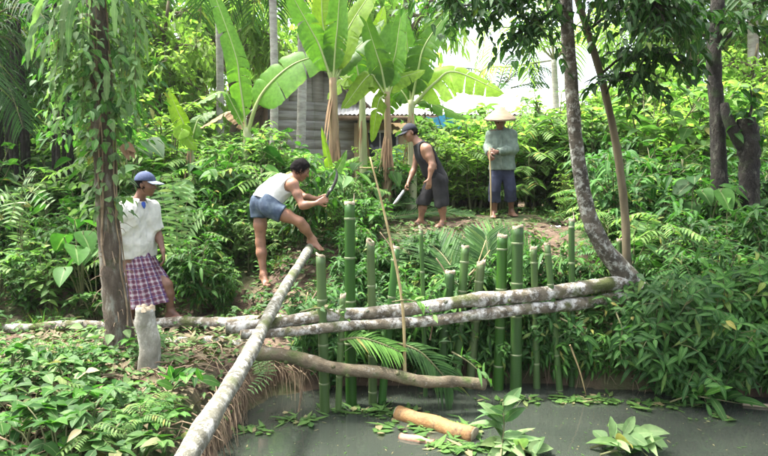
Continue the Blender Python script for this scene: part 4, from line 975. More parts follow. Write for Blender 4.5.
# ------------------------------------------------------------------ cut palm fronds
def cut_frond(label, pts, n, ll, lw, mat, up, droop=.2, ang=.75):
    p0 = np.array(pts[0]); root = tag(link('cut_frond', None, loc=p0), label, 'palm frond', 'cut palm fronds')
    frond(root, p0, pts, n, ll, lw, mat, droop, ang, .012, 'blade', up, 'rachis', 'stem', True, fold=.3)
U = V(0, -.6, .8)
G = lambda x, y, h=.05: V(x, y, hz(x, y) + h)
cut_frond('cut palm frond propped up with long blades behind the broadest stake', [pix(552, 300, 5.85), pix(520, 278, 5.95), pix(482, 262, 6.1), pix(448, 258, 6.2)], 40, .56, .021, 'palm', U, .1)
cut_frond('cut palm frond lying under the propped one behind the leaning stakes', [pix(470, 296, 5.8), pix(455, 272, 5.95), pix(440, 252, 6.2), pix(424, 240, 6.5)], 36, .5, .020, 'palm', U, .1)
cut_frond('cut palm frond with blades pointing up beside the leaning stakes', [pix(520, 312, 5.7), pix(505, 290, 5.75), pix(490, 262, 5.9), pix(486, 236, 6.1)], 32, .5, .020, 'palm', U, .1)
cut_frond('cut palm frond fanned out highest behind the cluster of leaning stakes', [pix(545, 285, 6.2), pix(522, 262, 6.3), pix(496, 246, 6.45), pix(470, 240, 6.6)], 34, .48, .02, 'palm', U, .05)
cut_frond('cut palm frond reaching towards the split stake over the slope', [pix(480, 290, 6.0), pix(450, 276, 6.1), pix(424, 262, 6.25), pix(404, 250, 6.5)], 32, .4, .018, 'palm', U, .1)
cut_frond('long cut palm frond lying at the feet of the man in black', [G(-.35, 8.35), G(.2, 8.75, .1), G(.75, 8.95, .12), G(1.3, 8.95, .04)], 44, .34, .016, 'palm', V(0, -.35, 1), .15)
cut_frond('cut palm frond lying beyond the black shorts on the path', [G(-.5, 8.7, .12), G(0, 9.0, .2), G(.5, 9.1, .22), G(1.1, 9.25, .1)], 40, .32, .015, 'palm', V(0, -.3, 1), .1)
cut_frond('drooping fresh frond trailing in front of the short stakes', [pix(395, 342, 4.95), pix(420, 352, 4.9), pix(440, 372, 4.86), pix(452, 388, 4.84)], 20, .26, .014, 'palm', U, .4)
cut_frond('small frond caught below the pale logs by the split stake', [pix(340, 340, 4.68), pix(360, 338, 4.66), pix(382, 344, 4.66), pix(400, 352, 4.66)], 18, .2, .011, 'fern', U, .4)

# ------------------------------------------------------------------ scattered litter and creeping cover
Lv, Lc = Leaves(), Leaves()
n = 0
while n < 5200:
    x, y = R.uniform(-4.5, 4.5), R.uniform(2.4, 10.5); z = hz(x, y)
    if z < .03 or (y > 6.5 and 0 < x < 2.6 and R.random() < .6): continue
    n += 1
    Lv.add(V(x, y, z + R.uniform(.005, .04)), hdir(R.random() * 6.28, R.uniform(-.25, .3)), nrm(V(R.uniform(-.4, .4), R.uniform(-.4, .4), 1)), R.uniform(.04, .12), R.uniform(.008, .03), R.uniform(-.1, .2), R.uniform(-.2, .6))
n = 0
while n < 4600:      # wilted pale cuttings heaped on the near left bank and behind the stakes
    if n % 3: x, y = R.uniform(-3.4, -1.15), R.uniform(2.5, 6.3)
    else: x, y = R.uniform(-1.3, 2.0), R.uniform(5.5, 8.6)
    z = hz(x, y)
    if z < .06: continue
    n += 1
    Lv.add(V(x, y, z + R.uniform(.01, .09)), hdir(R.random() * 6.28, R.uniform(-.35, .5)), nrm(V(R.uniform(-.6, .6), R.uniform(-.6, .6), 1)), R.uniform(.05, .13), R.uniform(.012, .032), R.uniform(-.1, .4), R.uniform(-.2, .7), R.uniform(.6, 1.0))
n = 0
while n < 13000:
    x, y = R.uniform(-5.5, 6.5), R.uniform(2.4, 11.5); z = hz(x, y)
    if z < .05: continue
    if x < -1.1 and y < 5.9 and R.random() < .6: continue
    onpath = (7.3 < y < 9.4 and -.1 < x < 2.6) or (5.9 < y < 7.3 and 1.2 < x < 1.95)
    if onpath and R.random() < .8: continue
    n += 1
    Lc.add(V(x, y, z + R.uniform(.01, .12)), hdir(R.random() * 6.28, R.uniform(-.2, .6)), nrm(V(R.uniform(-.4, .4), R.uniform(-.4, .4), 1)), R.uniform(.045, .10), R.uniform(.014, .03), R.uniform(.1, .4), .2)
tag(link('leaf_litter', Lv.mesh('leaf_litter', M['litter'], 'ovate', 3)), 'dry brown leaf litter strewn over the soil banks', 'leaf litter', kind='stuff')
tag(link('ground_cover', Lc.mesh('ground_cover', M['low'], 'ovate', 2)), 'small green leaves creeping over the soil', 'ground cover', kind='stuff')
# dry roots hanging down the cut earth bank
T = Tubes()
for k in range(170):
    s = R.random()
    x, y = (-1.12 + R.uniform(-.05, .04), R.uniform(3.3, 4.8)) if s < .75 else (R.uniform(-1.1, -.6), 5.0 + R.uniform(0, .2))
    z0 = R.uniform(.22, .4); p = V(x - .06, y, z0)
    T.add(bez([p, p + V(.08, R.uniform(-.08, .04), -.06), p + V(R.uniform(.08, .16), R.uniform(-.14, .06), -R.uniform(.15, .38))], 7), lerp(R.uniform(.003, .008), .0015, 7), 4, .1, k, False)
for k in range(230):     # rootlets and trash along the foot of the far bank
    x = R.uniform(-.9, 4.6); y = float(np.interp(x, STREAM[3:10, 0], STREAM[3:10, 1])) + R.uniform(.02, .2); p = V(x, y, R.uniform(.08, .32)); a = R.uniform(-2.6, -.5)
    T.add(bez([p, p + hdir(a, -.2) * .08, p + hdir(a + R.uniform(-.4, .4), -.2) * R.uniform(.08, .2) - V(0, 0, R.uniform(.06, .26))], 7), lerp(R.uniform(.003, .009), .0015, 7), 4, .1, k, False)
for k in range(260):
    x, y = R.uniform(-3.2, -1.2), R.uniform(2.8, 5.9); z0 = hz(x, y); a = R.random() * 6.28; ln = R.uniform(.1, .5)
    p = V(x, y, z0 + .01); T.add(bez([p, p + hdir(a, .25) * ln * .5 + V(0, 0, .03), p + hdir(a + R.uniform(-.5, .5), .0) * ln], 7), lerp(R.uniform(.003, .011), .002, 7), 5, .15, k)
tag(link('roots', T.mesh('roots', M['root'])), 'dry roots and twigs trailing over the stream banks', 'roots', kind='stuff')

# ------------------------------------------------------------------ leafy debris on the water
def leafy_branch(label, pts, leaves, L, W, mat, group='cut leafy branches in the water', zlift=.02):
    c = bez(pts, 14); o0 = c[0].copy(); root = tag(link('cut_branch', None, loc=o0), label, 'branch', group)
    T = Tubes(); T.add(c - o0, lerp(.008, .003, 14), 6); link('stem', T.mesh('stem', M['stem']), root)
    for k in range(leaves):
        i = 3 + k * 10 // leaves; a = R.random() * 6.28
        t = nrm(c[min(13, i + 1)] - c[i - 1]); sd_ = nrm(np.cross(t, V(0, 0, 1))) * (1 if k % 2 else -1)
        Lv = Leaves(); Lv.add(V(0, 0, 0), nrm(sd_ * R.uniform(.4, 1) + t * R.uniform(-.2, 1.1) + V(0, 0, R.uniform(-.25, 1.0)) + rdir() * .3), nrm(V(R.uniform(-.9, .9), R.uniform(-1.2, .3), 1)), L * R.uniform(.55, 1.2), W * R.uniform(.6, 1.1), R.uniform(.1, .6), R.uniform(0, .6))
        link('leaf', Lv.mesh('leaf', M[mat], 'ovate', 6), root, c[i] - o0 + V(0, 0, zlift * R.random()))
w = lambda px, py, z=.01: pix(px, py, dist_on_z(py, z))
leafy_branch('pale leaved cut branch sticking up from the water past the peeled log', [w(500, 462), w(502, 444, .06), pix(504, 425, 4.0), pix(503, 402, 4.02)], 18, .26, .052, 'pale')
leafy_branch('second pale leaved branch trailing flat beside the peeled log', [w(492, 440), w(505, 446, .04), w(522, 450, .04), w(540, 458, .02)], 13, .27, .055, 'pale')
leafy_branch('cut branch with drooping pale leaves floating in open water', [w(590, 448), w(612, 442, .06), w(630, 436, .08), w(652, 440, .02)], 18, .25, .05, 'pale')
leafy_branch('broad leaved branch lying beside the floating cut branch in open water', [w(600, 455), w(618, 450, .04), w(636, 448, .03), w(650, 458)], 8, .2, .05, 'low')
leafy_branch('cut branch with long green leaves along the right bank waterline', [w(670, 402), w(690, 396, .1), w(708, 398, .12), w(742, 404, .03)], 16, .26, .042, 'broad')
leafy_branch('leafy branch dipping from the right bank beside the waterline roots', [pix(690, 340, 5.0), pix(698, 358, 4.9), pix(704, 378, 4.85), w(700, 398)], 10, .2, .032, 'broad')
leafy_branch('glossy leaved branch arching over the near left bank edge', [pix(168, 400, 3.9), pix(176, 385, 3.8), pix(190, 378, 3.75), pix(206, 384, 3.7)], 12, .15, .042, 'broad')
leafy_branch('leafy branch hanging under the pale logs near the twin trunks', [pix(616, 312, 5.1), pix(622, 330, 5.0), pix(620, 350, 4.95), pix(626, 372, 4.95)], 16, .14, .034, 'lance')
leafy_branch('dark five fingered leaf spray beside the sawn off post', [pix(160, 398, 4.2), pix(164, 388, 4.1), pix(170, 382, 4.05), pix(178, 378, 4.0)], 9, .17, .04, 'broad')
leafy_branch('broad dull leaf spray lying across the near left bank', [pix(60, 440, 3.3), pix(78, 428, 3.3), pix(98, 420, 3.35), pix(120, 418, 3.4)], 12, .12, .034, 'pale')
leafy_branch('wilted leaf spray hanging on the root tangle of the near bank', [pix(118, 430, 3.5), pix(130, 418, 3.5), pix(146, 412, 3.5), pix(160, 420, 3.45)], 10, .12, .034, 'broad')
leafy_branch('cut leafy twig draped over the pale logs by the tall stake', [pix(300, 312, 4.6), pix(318, 308, 4.56), pix(335, 312, 4.56), pix(350, 322, 4.55)], 12, .09, .02, 'low', zlift=.03)
leafy_branch('cut leafy twig draped over the pale logs by the leaning stake', [pix(392, 302, 4.72), pix(408, 300, 4.7), pix(424, 306, 4.7), pix(436, 318, 4.7)], 12, .09, .018, 'fern', zlift=.03)
leafy_branch('leaf spray caught between the stakes and the mossy log', [pix(452, 352, 4.9), pix(466, 360, 4.75), pix(480, 372, 4.7), pix(494, 388, 4.7)], 14, .13, .02, 'broad')
leafy_branch('leaf spray drooping below the pale logs beside the broadest stake', [pix(560, 318, 5.1), pix(574, 326, 5.05), pix(586, 340, 5.0), pix(590, 360, 5.0)], 14, .13, .034, 'lance')
Lv = Leaves()
for (cx, cy, rx, ry, n_) in [(440, 428, 50, 9, 110), (395, 412, 30, 5, 60), (300, 420, 22, 5, 45), (255, 432, 26, 4, 20), (590, 400, 36, 5, 70), (655, 404, 50, 5, 70), (455, 446, 40, 6, 90), (540, 400, 60, 4, 50), (350, 412, 40, 4, 50), (720, 420, 30, 5, 12)]:
    for k in range(n_):
        p = w(cx + R.gauss(0, .5) * rx, cy + R.gauss(0, .5) * ry, .004); Lv.add(p + V(0, 0, R.uniform(.0, .012)), hdir(R.random() * 6.28, R.uniform(-.02, .2)), nrm(V(R.uniform(-.15, .15), R.uniform(-.15, .15), 1)), R.choice((.03, .05, .07, .1, .16)) * R.uniform(.7, 1.2), R.uniform(.007, .03), R.uniform(-.1, .1), R.uniform(-.2, .3), R.random() ** .55)
for k in range(420):     # fine flecks and scum all over the surface
    p = w(R.uniform(215, 790), 392 + 70 * R.random() ** 1.4, .003)
    if hz(p[0], p[1]) < -.02: Lv.add(p, hdir(R.random() * 6.28, 0), V(0, 0, 1), R.choice((.01, .014, .02, .045)) * R.uniform(.6, 1.2), R.uniform(.002, .006), 0.0, .05, R.choice((.1, .3, .6, .97)))
tag(link('floating_leaves', Lv.mesh('floating_leaves', M['low'], 'ovate', 3)), 'loose leaves and scraps drifting on the stream', 'leaves', kind='stuff')
# ------------------------------------------------------------------ people: one smooth skin per body, clothes as shells over it
class Field:
    def __init__(s, vox=.008): s.pr, s.vox, s.post = [], vox, None
    def cap(s, a, b, r0, r1, k=.03, clips=()): s.pr.append(('c', np.asarray(a, float), np.asarray(b, float), r0, r1, k, clips)); return s
    def ell(s, c, rad, ax, k=.03, clips=()): s.pr.append(('e', np.asarray(c, float), np.asarray(rad, float), np.asarray(ax, float), None, k, clips)); return s
    def mesh(s, name, mat, o0, clips=(), shell=0.0, fold=0.0, seed=0.0, fdir=None, smooth=2):
        lo, hi = np.full(3, 1e9), np.full(3, -1e9)
        for p in s.pr:
            if p[0] == 'c':
                r = max(p[3], p[4]); lo = np.minimum(lo, np.minimum(p[1], p[2]) - r); hi = np.maximum(hi, np.maximum(p[1], p[2]) + r)
            else:
                r = max(p[2]); lo = np.minimum(lo, p[1] - r); hi = np.maximum(hi, p[1] + r)
        v = s.vox; lo -= .05; hi += .05; BIG = .07
        n = np.ceil((hi - lo) / v).astype(int) + 1
        D = np.full(n, BIG, np.float32); ax = [lo[i] + v * np.arange(n[i]) for i in range(3)]
        for p in s.pr:
            if p[0] == 'c': r = max(p[3], p[4]); a = np.minimum(p[1], p[2]) - r - BIG; b = np.maximum(p[1], p[2]) + r + BIG
            else: r = max(p[2]); a, b = p[1] - r - BIG, p[1] + r + BIG
            i0 = np.maximum(0, ((a - lo) / v).astype(int)); i1 = np.minimum(n, ((b - lo) / v).astype(int) + 2)
            sl = tuple(slice(i0[i], i1[i]) for i in range(3))
            Xg, Yg, Zg = np.meshgrid(ax[0][sl[0]], ax[1][sl[1]], ax[2][sl[2]], indexing='ij', sparse=True)
            if p[0] == 'c':
                e = p[2] - p[1]; ee = max(e.dot(e), 1e-12)
                t = np.clip(((Xg - p[1][0]) * e[0] + (Yg - p[1][1]) * e[1] + (Zg - p[1][2]) * e[2]) / ee, 0, 1)
                d = np.sqrt((Xg - p[1][0] - t * e[0]) ** 2 + (Yg - p[1][1] - t * e[1]) ** 2 + (Zg - p[1][2] - t * e[2]) ** 2) - (p[3] + (p[4] - p[3]) * t)
            else:
                q0, q1 = 0, 0
                for i in range(3):
                    w_ = p[3][i]; l = (Xg - p[1][0]) * w_[0] + (Yg - p[1][1]) * w_[1] + (Zg - p[1][2]) * w_[2]
                    q0 = q0 + (l / p[2][i]) ** 2; q1 = q1 + (l / p[2][i] ** 2) ** 2
                q0 = np.sqrt(q0); d = q0 * (q0 - 1) / np.maximum(np.sqrt(q1), 1e-6)
            for (cp, cn) in p[6]: d = np.maximum(d, (Xg - cp[0]) * cn[0] + (Yg - cp[1]) * cn[1] + (Zg - cp[2]) * cn[2])
            k = p[5]; A = D[sl]; h = np.maximum(k - np.abs(A - d), 0) / k
            D[sl] = np.minimum(np.minimum(A, d) - h * h * k * .25, BIG)
        Xg, Yg, Zg = np.meshgrid(*ax, indexing='ij', sparse=True)
        if fold:
            fx = fdir if fdir is not None else V(1, 1, .35)
            D = D + fold * wob((Xg + 0 * Yg + 0 * Zg) * fx[0], (Yg + 0 * Xg + 0 * Zg) * fx[1], (Zg + 0 * Xg + 0 * Yg) * fx[2], 16.0, seed) + fold * .5 * wob((Xg + 0 * Yg + 0 * Zg) * fx[0], (Yg + 0 * Xg + 0 * Zg) * fx[1], (Zg + 0 * Xg + 0 * Yg) * fx[2], 37.0, seed + 1)
        if shell: D = np.maximum(D, -(D + shell))
        for (cp, cn) in clips: D = np.maximum(D, (Xg - cp[0]) * cn[0] + (Yg - cp[1]) * cn[1] + (Zg - cp[2]) * cn[2])
        # naive surface nets
        ins = D < 0
        cn_ = np.zeros(np.array(D.shape) - 1, np.uint8)
        for dx in (0, 1):
            for dy in (0, 1):
                for dz in (0, 1): cn_ += ins[dx:D.shape[0] - 1 + dx, dy:D.shape[1] - 1 + dy, dz:D.shape[2] - 1 + dz]
        cell = np.argwhere((cn_ > 0) & (cn_ < 8)); idx = np.full(cn_.shape, -1, np.int32); idx[tuple(cell.T)] = np.arange(len(cell))
        acc = np.zeros((len(cell), 3)); cnt = np.zeros(len(cell))
        cor = [(0, 0, 0), (1, 0, 0), (0, 1, 0), (1, 1, 0), (0, 0, 1), (1, 0, 1), (0, 1, 1), (1, 1, 1)]
        for i in range(8):
            for j in range(i + 1, 8):
                a, b = np.array(cor[i]), np.array(cor[j])
                if abs(a - b).sum() != 1: continue
                da = D[tuple((cell + a).T)]; db = D[tuple((cell + b).T)]; m_ = (da < 0) != (db < 0)
                t = np.where(m_, da / np.where(m_, da - db, 1), 0)
                acc += np.where(m_[:, None], a + t[:, None] * (b - a), 0); cnt += m_
        vv = lo + v * (cell + acc / cnt[:, None])
        F_ = []
        for axis in range(3):
            u, w_ = (axis + 1) % 3, (axis + 2) % 3
            s0 = [slice(1, -1)] * 3; s0[axis] = slice(0, -1); s1 = list(s0); s1[axis] = slice(1, None)
            A, B_ = ins[tuple(s0)], ins[tuple(s1)]
            e = np.argwhere(A != B_); off = np.array([1, 1, 1]); off[axis] = 0; e = e + off
            fl = ins[tuple(e.T)]
            du = np.zeros(3, int); du[u] = 1; dw = np.zeros(3, int); dw[w_] = 1
            q_ = np.stack([idx[tuple((e - du - dw).T)], idx[tuple((e - dw).T)], idx[tuple(e.T)], idx[tuple((e - du).T)]], -1)
            q_[~fl] = q_[~fl][:, ::-1]; F_.append(q_)
        F_ = np.concatenate(F_); F_ = F_[(F_ >= 0).all(1)]
        for it in range(smooth):       # light Laplacian smoothing over quad edges
            s_ = np.zeros_like(vv); c_ = np.zeros(len(vv))
            for a, b in ((0, 1), (1, 2), (2, 3), (3, 0)):
                np.add.at(s_, F_[:, a], vv[F_[:, b]]); np.add.at(c_, F_[:, a], 1); np.add.at(s_, F_[:, b], vv[F_[:, a]]); np.add.at(c_, F_[:, b], 1)
            vv = vv * .5 + .5 * s_ / np.maximum(c_, 1)[:, None]
        return mesh_quads(name, vv - o0, F_, mat)

def skin_mat(name, col):
    m, N, L, out = newmat(name)
    tc = N.new('ShaderNodeTexCoord'); nz = noise(N, L, tc.outputs['Object'], 11, 8, .68)
    r = ramp(N, [(.28, tuple(c * .55 for c in col)), (.5, col), (.72, tuple(c * 1.2 for c in col))]); L.new(nz.outputs[0], r.inputs[0])
    b = N.new('ShaderNodeBsdfPrincipled'); L.new(r.outputs[0], b.inputs['Base Color']); b.inputs['Roughness'].default_value = .5
    b.inputs['Subsurface Weight'].default_value = .12; b.inputs['Subsurface Radius'].default_value = (.02, .008, .004); b.inputs['Subsurface Scale'].default_value = .5
    bump(N, L, nz.outputs[0], .35, .006, b)
    L.new(b.outputs[0], out.inputs['Surface']); return m
SK1, SK2, SK3 = skin_mat('skin_a', (.17, .082, .05)), skin_mat('skin_b', (.26, .128, .075)), skin_mat('skin_c', (.27, .14, .085))
M['hair'] = plain('black_hair', (.007, .006, .006), .9, 90, .4, .6, .004, .08)
M['eye'] = plain('eye_dark', (.02, .015, .012), .2, 10, .1, 0)
M['lip'] = plain('lip', (.2, .08, .06), .6, 20, .1, .1)

def axes(f, up=V(0, 0, 1)):
    f = nrm(f); l = nrm(np.cross(up, f)); return l, f, np.cross(f, l)
def head_prims(F, hc, f, up, s=1.0):
    l, f, u = axes(f, up); A = np.array([l, f, u])
    P = lambda a, b, c: hc + (l * a + f * b + u * c) * s
    F.ell(P(0, -.008, .012), V(.076, .095, .098) * s, A, .02)
    F.ell(P(0, .028, -.05), V(.056, .062, .062) * s, A, .03)
    F.ell(P(0, .062, -.098), V(.026, .022, .02) * s, A, .03)
    F.cap(P(0, .084, .008), P(0, .106, -.026), .009 * s, .014 * s, .012)
    for g in (-1, 1):
        F.cap(P(.012 * g, .088, .018), P(.042 * g, .074, .016), .011 * s, .010 * s, .015)
        F.ell(P(.045 * g, .058, -.028), V(.024, .026, .024) * s, A, .03)
        F.ell(P(.078 * g, -.008, -.012), V(.010, .020, .033) * s, A, .008)
        F.cap(P(.008 * g, .098, -.028), P(.014 * g, .09, -.028), .008 * s, .007 * s, .008)
    F.cap(P(-.02, .082, -.058), P(.02, .082, -.058), .009 * s, .009 * s, .014)
    F.cap(P(-.016, .08, -.07), P(.016, .08, -.07), .009 * s, .009 * s, .014)
    return P, A
def hand_prims(F, w, d, nrm_, side=1, curl=.7, s=1.0):
    """w wrist, d pointing along the hand, nrm_ out of the back of the hand; side puts the thumb"""
    d = nrm(d); n = nrm(nrm_ - d * np.dot(nrm_, d)); t = np.cross(d, n) * side
    for q_ in (-.024, -.008, .008, .024): F.cap(w + d * .012 + t * q_ * .7, w + d * .085 + t * q_ * 1.15, .015 * s, .0125 * s, .012)
    for q_, ln in ((-.030, .058), (-.0105, .074), (.0095, .080), (.029, .070)):
        b = w + d * .088 + t * q_ * 1.12; d1 = nrm(d * math.cos(curl * .6) - n * math.sin(curl * .6)); m_ = b + d1 * ln * .5
        d2 = nrm(d * math.cos(curl * 1.5) - n * math.sin(curl * 1.5)); e = m_ + d2 * ln * .32; d3 = nrm(d * math.cos(curl * 2.2) - n * math.sin(curl * 2.2))
        F.cap(b, m_, .0098 * s, .0092 * s, .006); F.cap(m_, e, .0092 * s, .0085 * s, .006); F.cap(e, e + d3 * ln * .26, .0085 * s, .0075 * s, .006)
    b = w + d * .03 + t * .030; m_ = b + nrm(d * .6 + t * .75 - n * .35) * .045
    F.cap(b, m_, .014 * s, .0112 * s, .012); F.cap(m_, m_ + nrm(d * .85 + t * .1 - n * .6) * .034, .011 * s, .009 * s, .006)
def foot_prims(F, an, toe, up=V(0, 0, 1), s=1.0):
    """ankle centre to toes; sole lies about .075 below the ankle"""
    t = nrm(toe); sd_ = nrm(np.cross(up, t)); u = np.cross(t, sd_)
    F.cap(an, an - u * .035 - t * .028, .036 * s, .034 * s, .03)
    F.cap(an - u * .01 + t * .02, an - u * .05 + t * .115, .036 * s, .024 * s, .03)
    for q_ in (-.026, 0, .026): F.cap(an - u * .052 - t * .02 + sd_ * q_ * .6, an - u * .056 + t * .125 + sd_ * q_, .022 * s, .019 * s, .02)
    for k, q_ in enumerate((-.036, -.019, -.004, .011, .028)):
        ln = .155 + (.012 if k in (2, 3, 4) else 0); F.cap(an - u * .058 + t * .125 + sd_ * q_, an - u * .063 + t * ln + sd_ * q_ * 1.05, .0125 * s, .0105 * s, .008)
def leg_prims(F, hip, kn, an, g=0.0, full=True, frac=1.0, clips=()):
    F.cap(hip, hip * .5 + kn * .5, .082 + g, .070 + g, .05); F.cap(hip * .5 + kn * .5, kn, .070 + g, .052 + g, .04)
    if full:
        back = nrm(np.cross(np.cross(an - kn, hip - kn), an - kn)) if np.linalg.norm(np.cross(an - kn, hip - kn)) > 1e-4 else V(0, 0, 0)
        m_ = kn * .68 + an * .32
        F.cap(kn, m_, .051 + g, .055 + g, .04); F.cap(m_, an, .054 + g, .034 + g, .04)
def arm_prims(F, sh, el, wr, g=0.0, fore=True):
    m_ = sh * .55 + el * .45
    F.cap(sh, m_, .056 + g, .047 + g, .04); F.cap(m_, el, .046 + g, .037 + g, .03)
    if fore:
        q_ = el * .7 + wr * .3; F.cap(el, q_, .037 + g, .040 + g, .03); F.cap(q_, wr, .040 + g, .025 + g, .03)
def torso_prims(F, J, g=0.0):
    c0, w0, p0 = J['chest'], J['waist'], J['pelvis']
    sl = nrm(J['shL'] - J['shR']); hl = nrm(J['hipL'] - J['hipR'])
    F.cap(J['shR'] * .9 + J['neck'] * .1, J['shL'] * .9 + J['neck'] * .1, .058 + g, .058 + g, .06)
    F.cap(J['neck'], J['shR'], .052 + g, .05 + g, .05); F.cap(J['neck'], J['shL'], .052 + g, .05 + g, .05)
    F.cap(c0 - sl * .075, c0 + sl * .075, .108 + g, .108 + g, .08)
    cw = (c0 + w0) / 2; F.cap(cw - sl * .055, cw + sl * .055, .10 + g, .10 + g, .08)
    F.cap(w0 - hl * .055, w0 + hl * .055, .095 + g, .095 + g, .08)
    F.cap(p0 - hl * .065, p0 + hl * .065, .10 + g, .10 + g, .08)
def person(label, J, skin, cap_bald=False):
    o0 = np.array(J['base'], float); F = Field(.0075)
    torso_prims(F, J)
    F.cap(J['neck'], J['head'] - J['up'] * .05 - J['face'] * .02, .056, .05, .04)
    P, A = head_prims(F, J['head'], J['face'], J['up'])
    for s in 'RL':
        arm_prims(F, J['sh' + s], J['el' + s], J['wr' + s]); leg_prims(F, J['hip' + s], J['kn' + s], J['an' + s])
        h = J['hand' + s]; hand_prims(F, J['wr' + s], h[0], h[1], h[2], h[3])
        foot_prims(F, J['an' + s], J['toe' + s])
    o = tag(link('person', F.mesh('person', skin, o0), loc=o0), label, 'person')
    # eyes, brows
    l, f, u = A
    for g in (-1, 1):
        c = P(.032 * g, .0835, .002) - o0
        T = Tubes(); T.add([c - l * .012, c - l * .006, c + l * .006, c + l * .012], [.002, .0065, .0065, .002], 8); link('eye', T.mesh('eye', M['eye']), o)
        c = P(.034 * g, .0895, .026) - o0
        T = Tubes(); T.add([c - l * .018, c, c + l * .018 - f * .006], [.003, .0048, .003], 6); link('eyebrow', T.mesh('eyebrow', M['hair']), o)
    T = Tubes(); T.add([P(-.022, .085, -.064) - o0, P(0, .092, -.064) - o0, P(.022, .085, -.064) - o0], [.003, .0055, .003], 8); link('lips', T.mesh('lips', M['lip']), o)
    return o, P, A, o0
def hair(o, P, A, o0, clips, grow_=.012):
    F = Field(.0075); F.ell(P(0, -.012, .014), V(.076 + grow_, .093 + grow_, .098 + grow_), A, .02)
    F.ell(P(0, -.05, -.01), V(.07 + grow_ * .6, .055 + grow_, .075 + grow_), A, .02)
    hm = link('hair', F.mesh('hair', M['hair'], o0, clips, 0, .008, 2.0, V(1.5, 1.5, 1.5)), o)
    Lq = Leaves()
    for k in range(700):      # short locks lying over the scalp
        d = rdir(); q_ = P(*(V(0, -.012, .014) + V(d[0], d[1], d[2]) * (V(.076, .093, .098) + grow_ * .8)))
        if any(np.dot(q_ - cp, cn) > .004 for cp, cn in clips): continue
        out_ = nrm(q_ - P(0, -.01, 0)); fl = nrm(A[1] * .4 - A[2] * .9 + rdir() * .5); fl = nrm(fl - out_ * np.dot(fl, out_) * .75)
        Lq.add(q_ - o0, fl, out_, R.uniform(.03, .055), .004, 0.0, .2)
    link('locks', Lq.mesh('locks', M['hair'], 'blade', 2), hm)
def ball_cap(o, P, A, o0, m1, m2, tilt=.0):
    l, f, u = A
    F = Field(.007); F.ell(P(0, -.006, .028), V(.089, .107, .102), A, .02)
    link('cap', F.mesh('cap', m1, o0, [(P(0, 0, .030), nrm(-u + f * .10))], .015), o)
    # curved visor
    vv, fc = [], []; n, k = 15, 6
    for side in (0, 1):
        for i in range(n):
            a = (i / (n - 1) - .5) * 2.3
            for j in range(k):
                t = j / (k - 1); r0 = V(math.sin(a) * .088, math.cos(a) * .100, 0); r1 = V(math.sin(a) * .086, math.cos(a) * .100 + .088 * max(0, math.cos(a * .9)) ** .6, 0)
                q_ = r0 + (r1 - r0) * t; z = .038 - .020 * t - .9 * q_[0] ** 2 * 2.2 + (.006 if side else 0)
                vv.append(P(q_[0], q_[1], z) - o0)
    N_ = n * k
    for i in range(n - 1):
        for j in range(k - 1):
            a = i * k + j; fc += [[a, a + 1, a + k + 1, a + k], [N_ + a + k, N_ + a + k + 1, N_ + a + 1, N_ + a]]
    for i in range(n - 1): a = i * k + k - 1; fc.append([a, N_ + a, N_ + a + k, a + k])
    link('visor', mesh_quads('visor', np.array(vv), fc, m2), o)
    c = P(0, -.006, .131) - o0; T = Tubes(); T.add([c - u * .003, c + u * .003], [.009, .006], 8); link('cap_button', T.mesh('cap_button', m2), o)

# ---- man in a white polo and plaid sarong, one foot on the log
D0 = 6.12
p = lambda x, y, dd=0.0: pix(x, y, D0 + dd)
J = dict(base=p(150, 326), head=p(145.5, 184, .0), face=nrm(V(1, .05, -.12)), up=nrm(V(.05, 0, 1)), neck=p(138, 203, .02),
         shR=p(125, 211, -.10), shL=p(152, 210, .12), elR=p(117, 236, -.12), wrR=p(113, 252, -.3), elL=p(157.5, 233, .12), wrL=p(163, 251, .0),
         chest=p(137, 220, .02), waist=p(136, 243, .04), pelvis=p(138, 258, .05), hipR=p(130, 263, -.02), hipL=p(146, 263, .12),
         knR=p(131, 297, -.06), anR=p(128, 332, .05), knL=p(167, 285, .02), anL=p(171, 312, .04), toeR=V(1, -.3, -.05), toeL=nrm(V(1, -.18, -.10)),
         handR=(V(-.2, -.3, -1), V(-1, 0, 0), 1, .5), handL=(nrm(V(.15, -.15, -1)), V(1, .3, 0), -1, .55))
m_cap1, m_cap2 = plain('navy_cap', (.05, .07, .14), .8, 60), plain('pale_blue_visor', (.30, .36, .46), .8, 60)
m_polo = plain('white_polo', (.56, .56, .51), .9, 9, .16, .7, .02)
m_blue = plain('blue_collar_lining', (.04, .09, .42), .8, 40)
o, P, A, o0 = person('man in a white polo, blue cap and plaid sarong stepping onto the log', J, SK1)
ball_cap(o, P, A, o0, m_cap1, m_cap2)
hair(o, P, A, o0, [(P(0, .0, .03), A[2]), (P(0, .0, 0), nrm(A[1] + A[2] * .3)), (P(0, 0, -.05), -A[2])], .006)
F = Field(.008); torso_prims(F, J, .022)
for s in 'RL':
    sh, el = J['sh' + s], J['el' + s]; e = sh + (el - sh) * .85; d_ = nrm(el - sh)
    F.cap(sh, sh + (el - sh) * .98, .078, .072, .04, [(e, d_)])
hem = p(137, 258); F.cap(J['waist'] - V(.05, 0, 0), J['pelvis'] + V(-.04, 0, -.02), .135, .14, .06); F.cap(J['waist'] + V(.05, 0, 0), J['pelvis'] + V(.03, 0, -.02), .135, .135, .06)
link('polo_shirt', F.mesh('polo_shirt', m_polo, o0, [(hem, V(.10, 0, -1)), (J['neck'] + V(.02, -.03, .035), nrm(V(.28, -.25, 1)))], .016, .015, 3.0, V(1, 1, .5)), o)
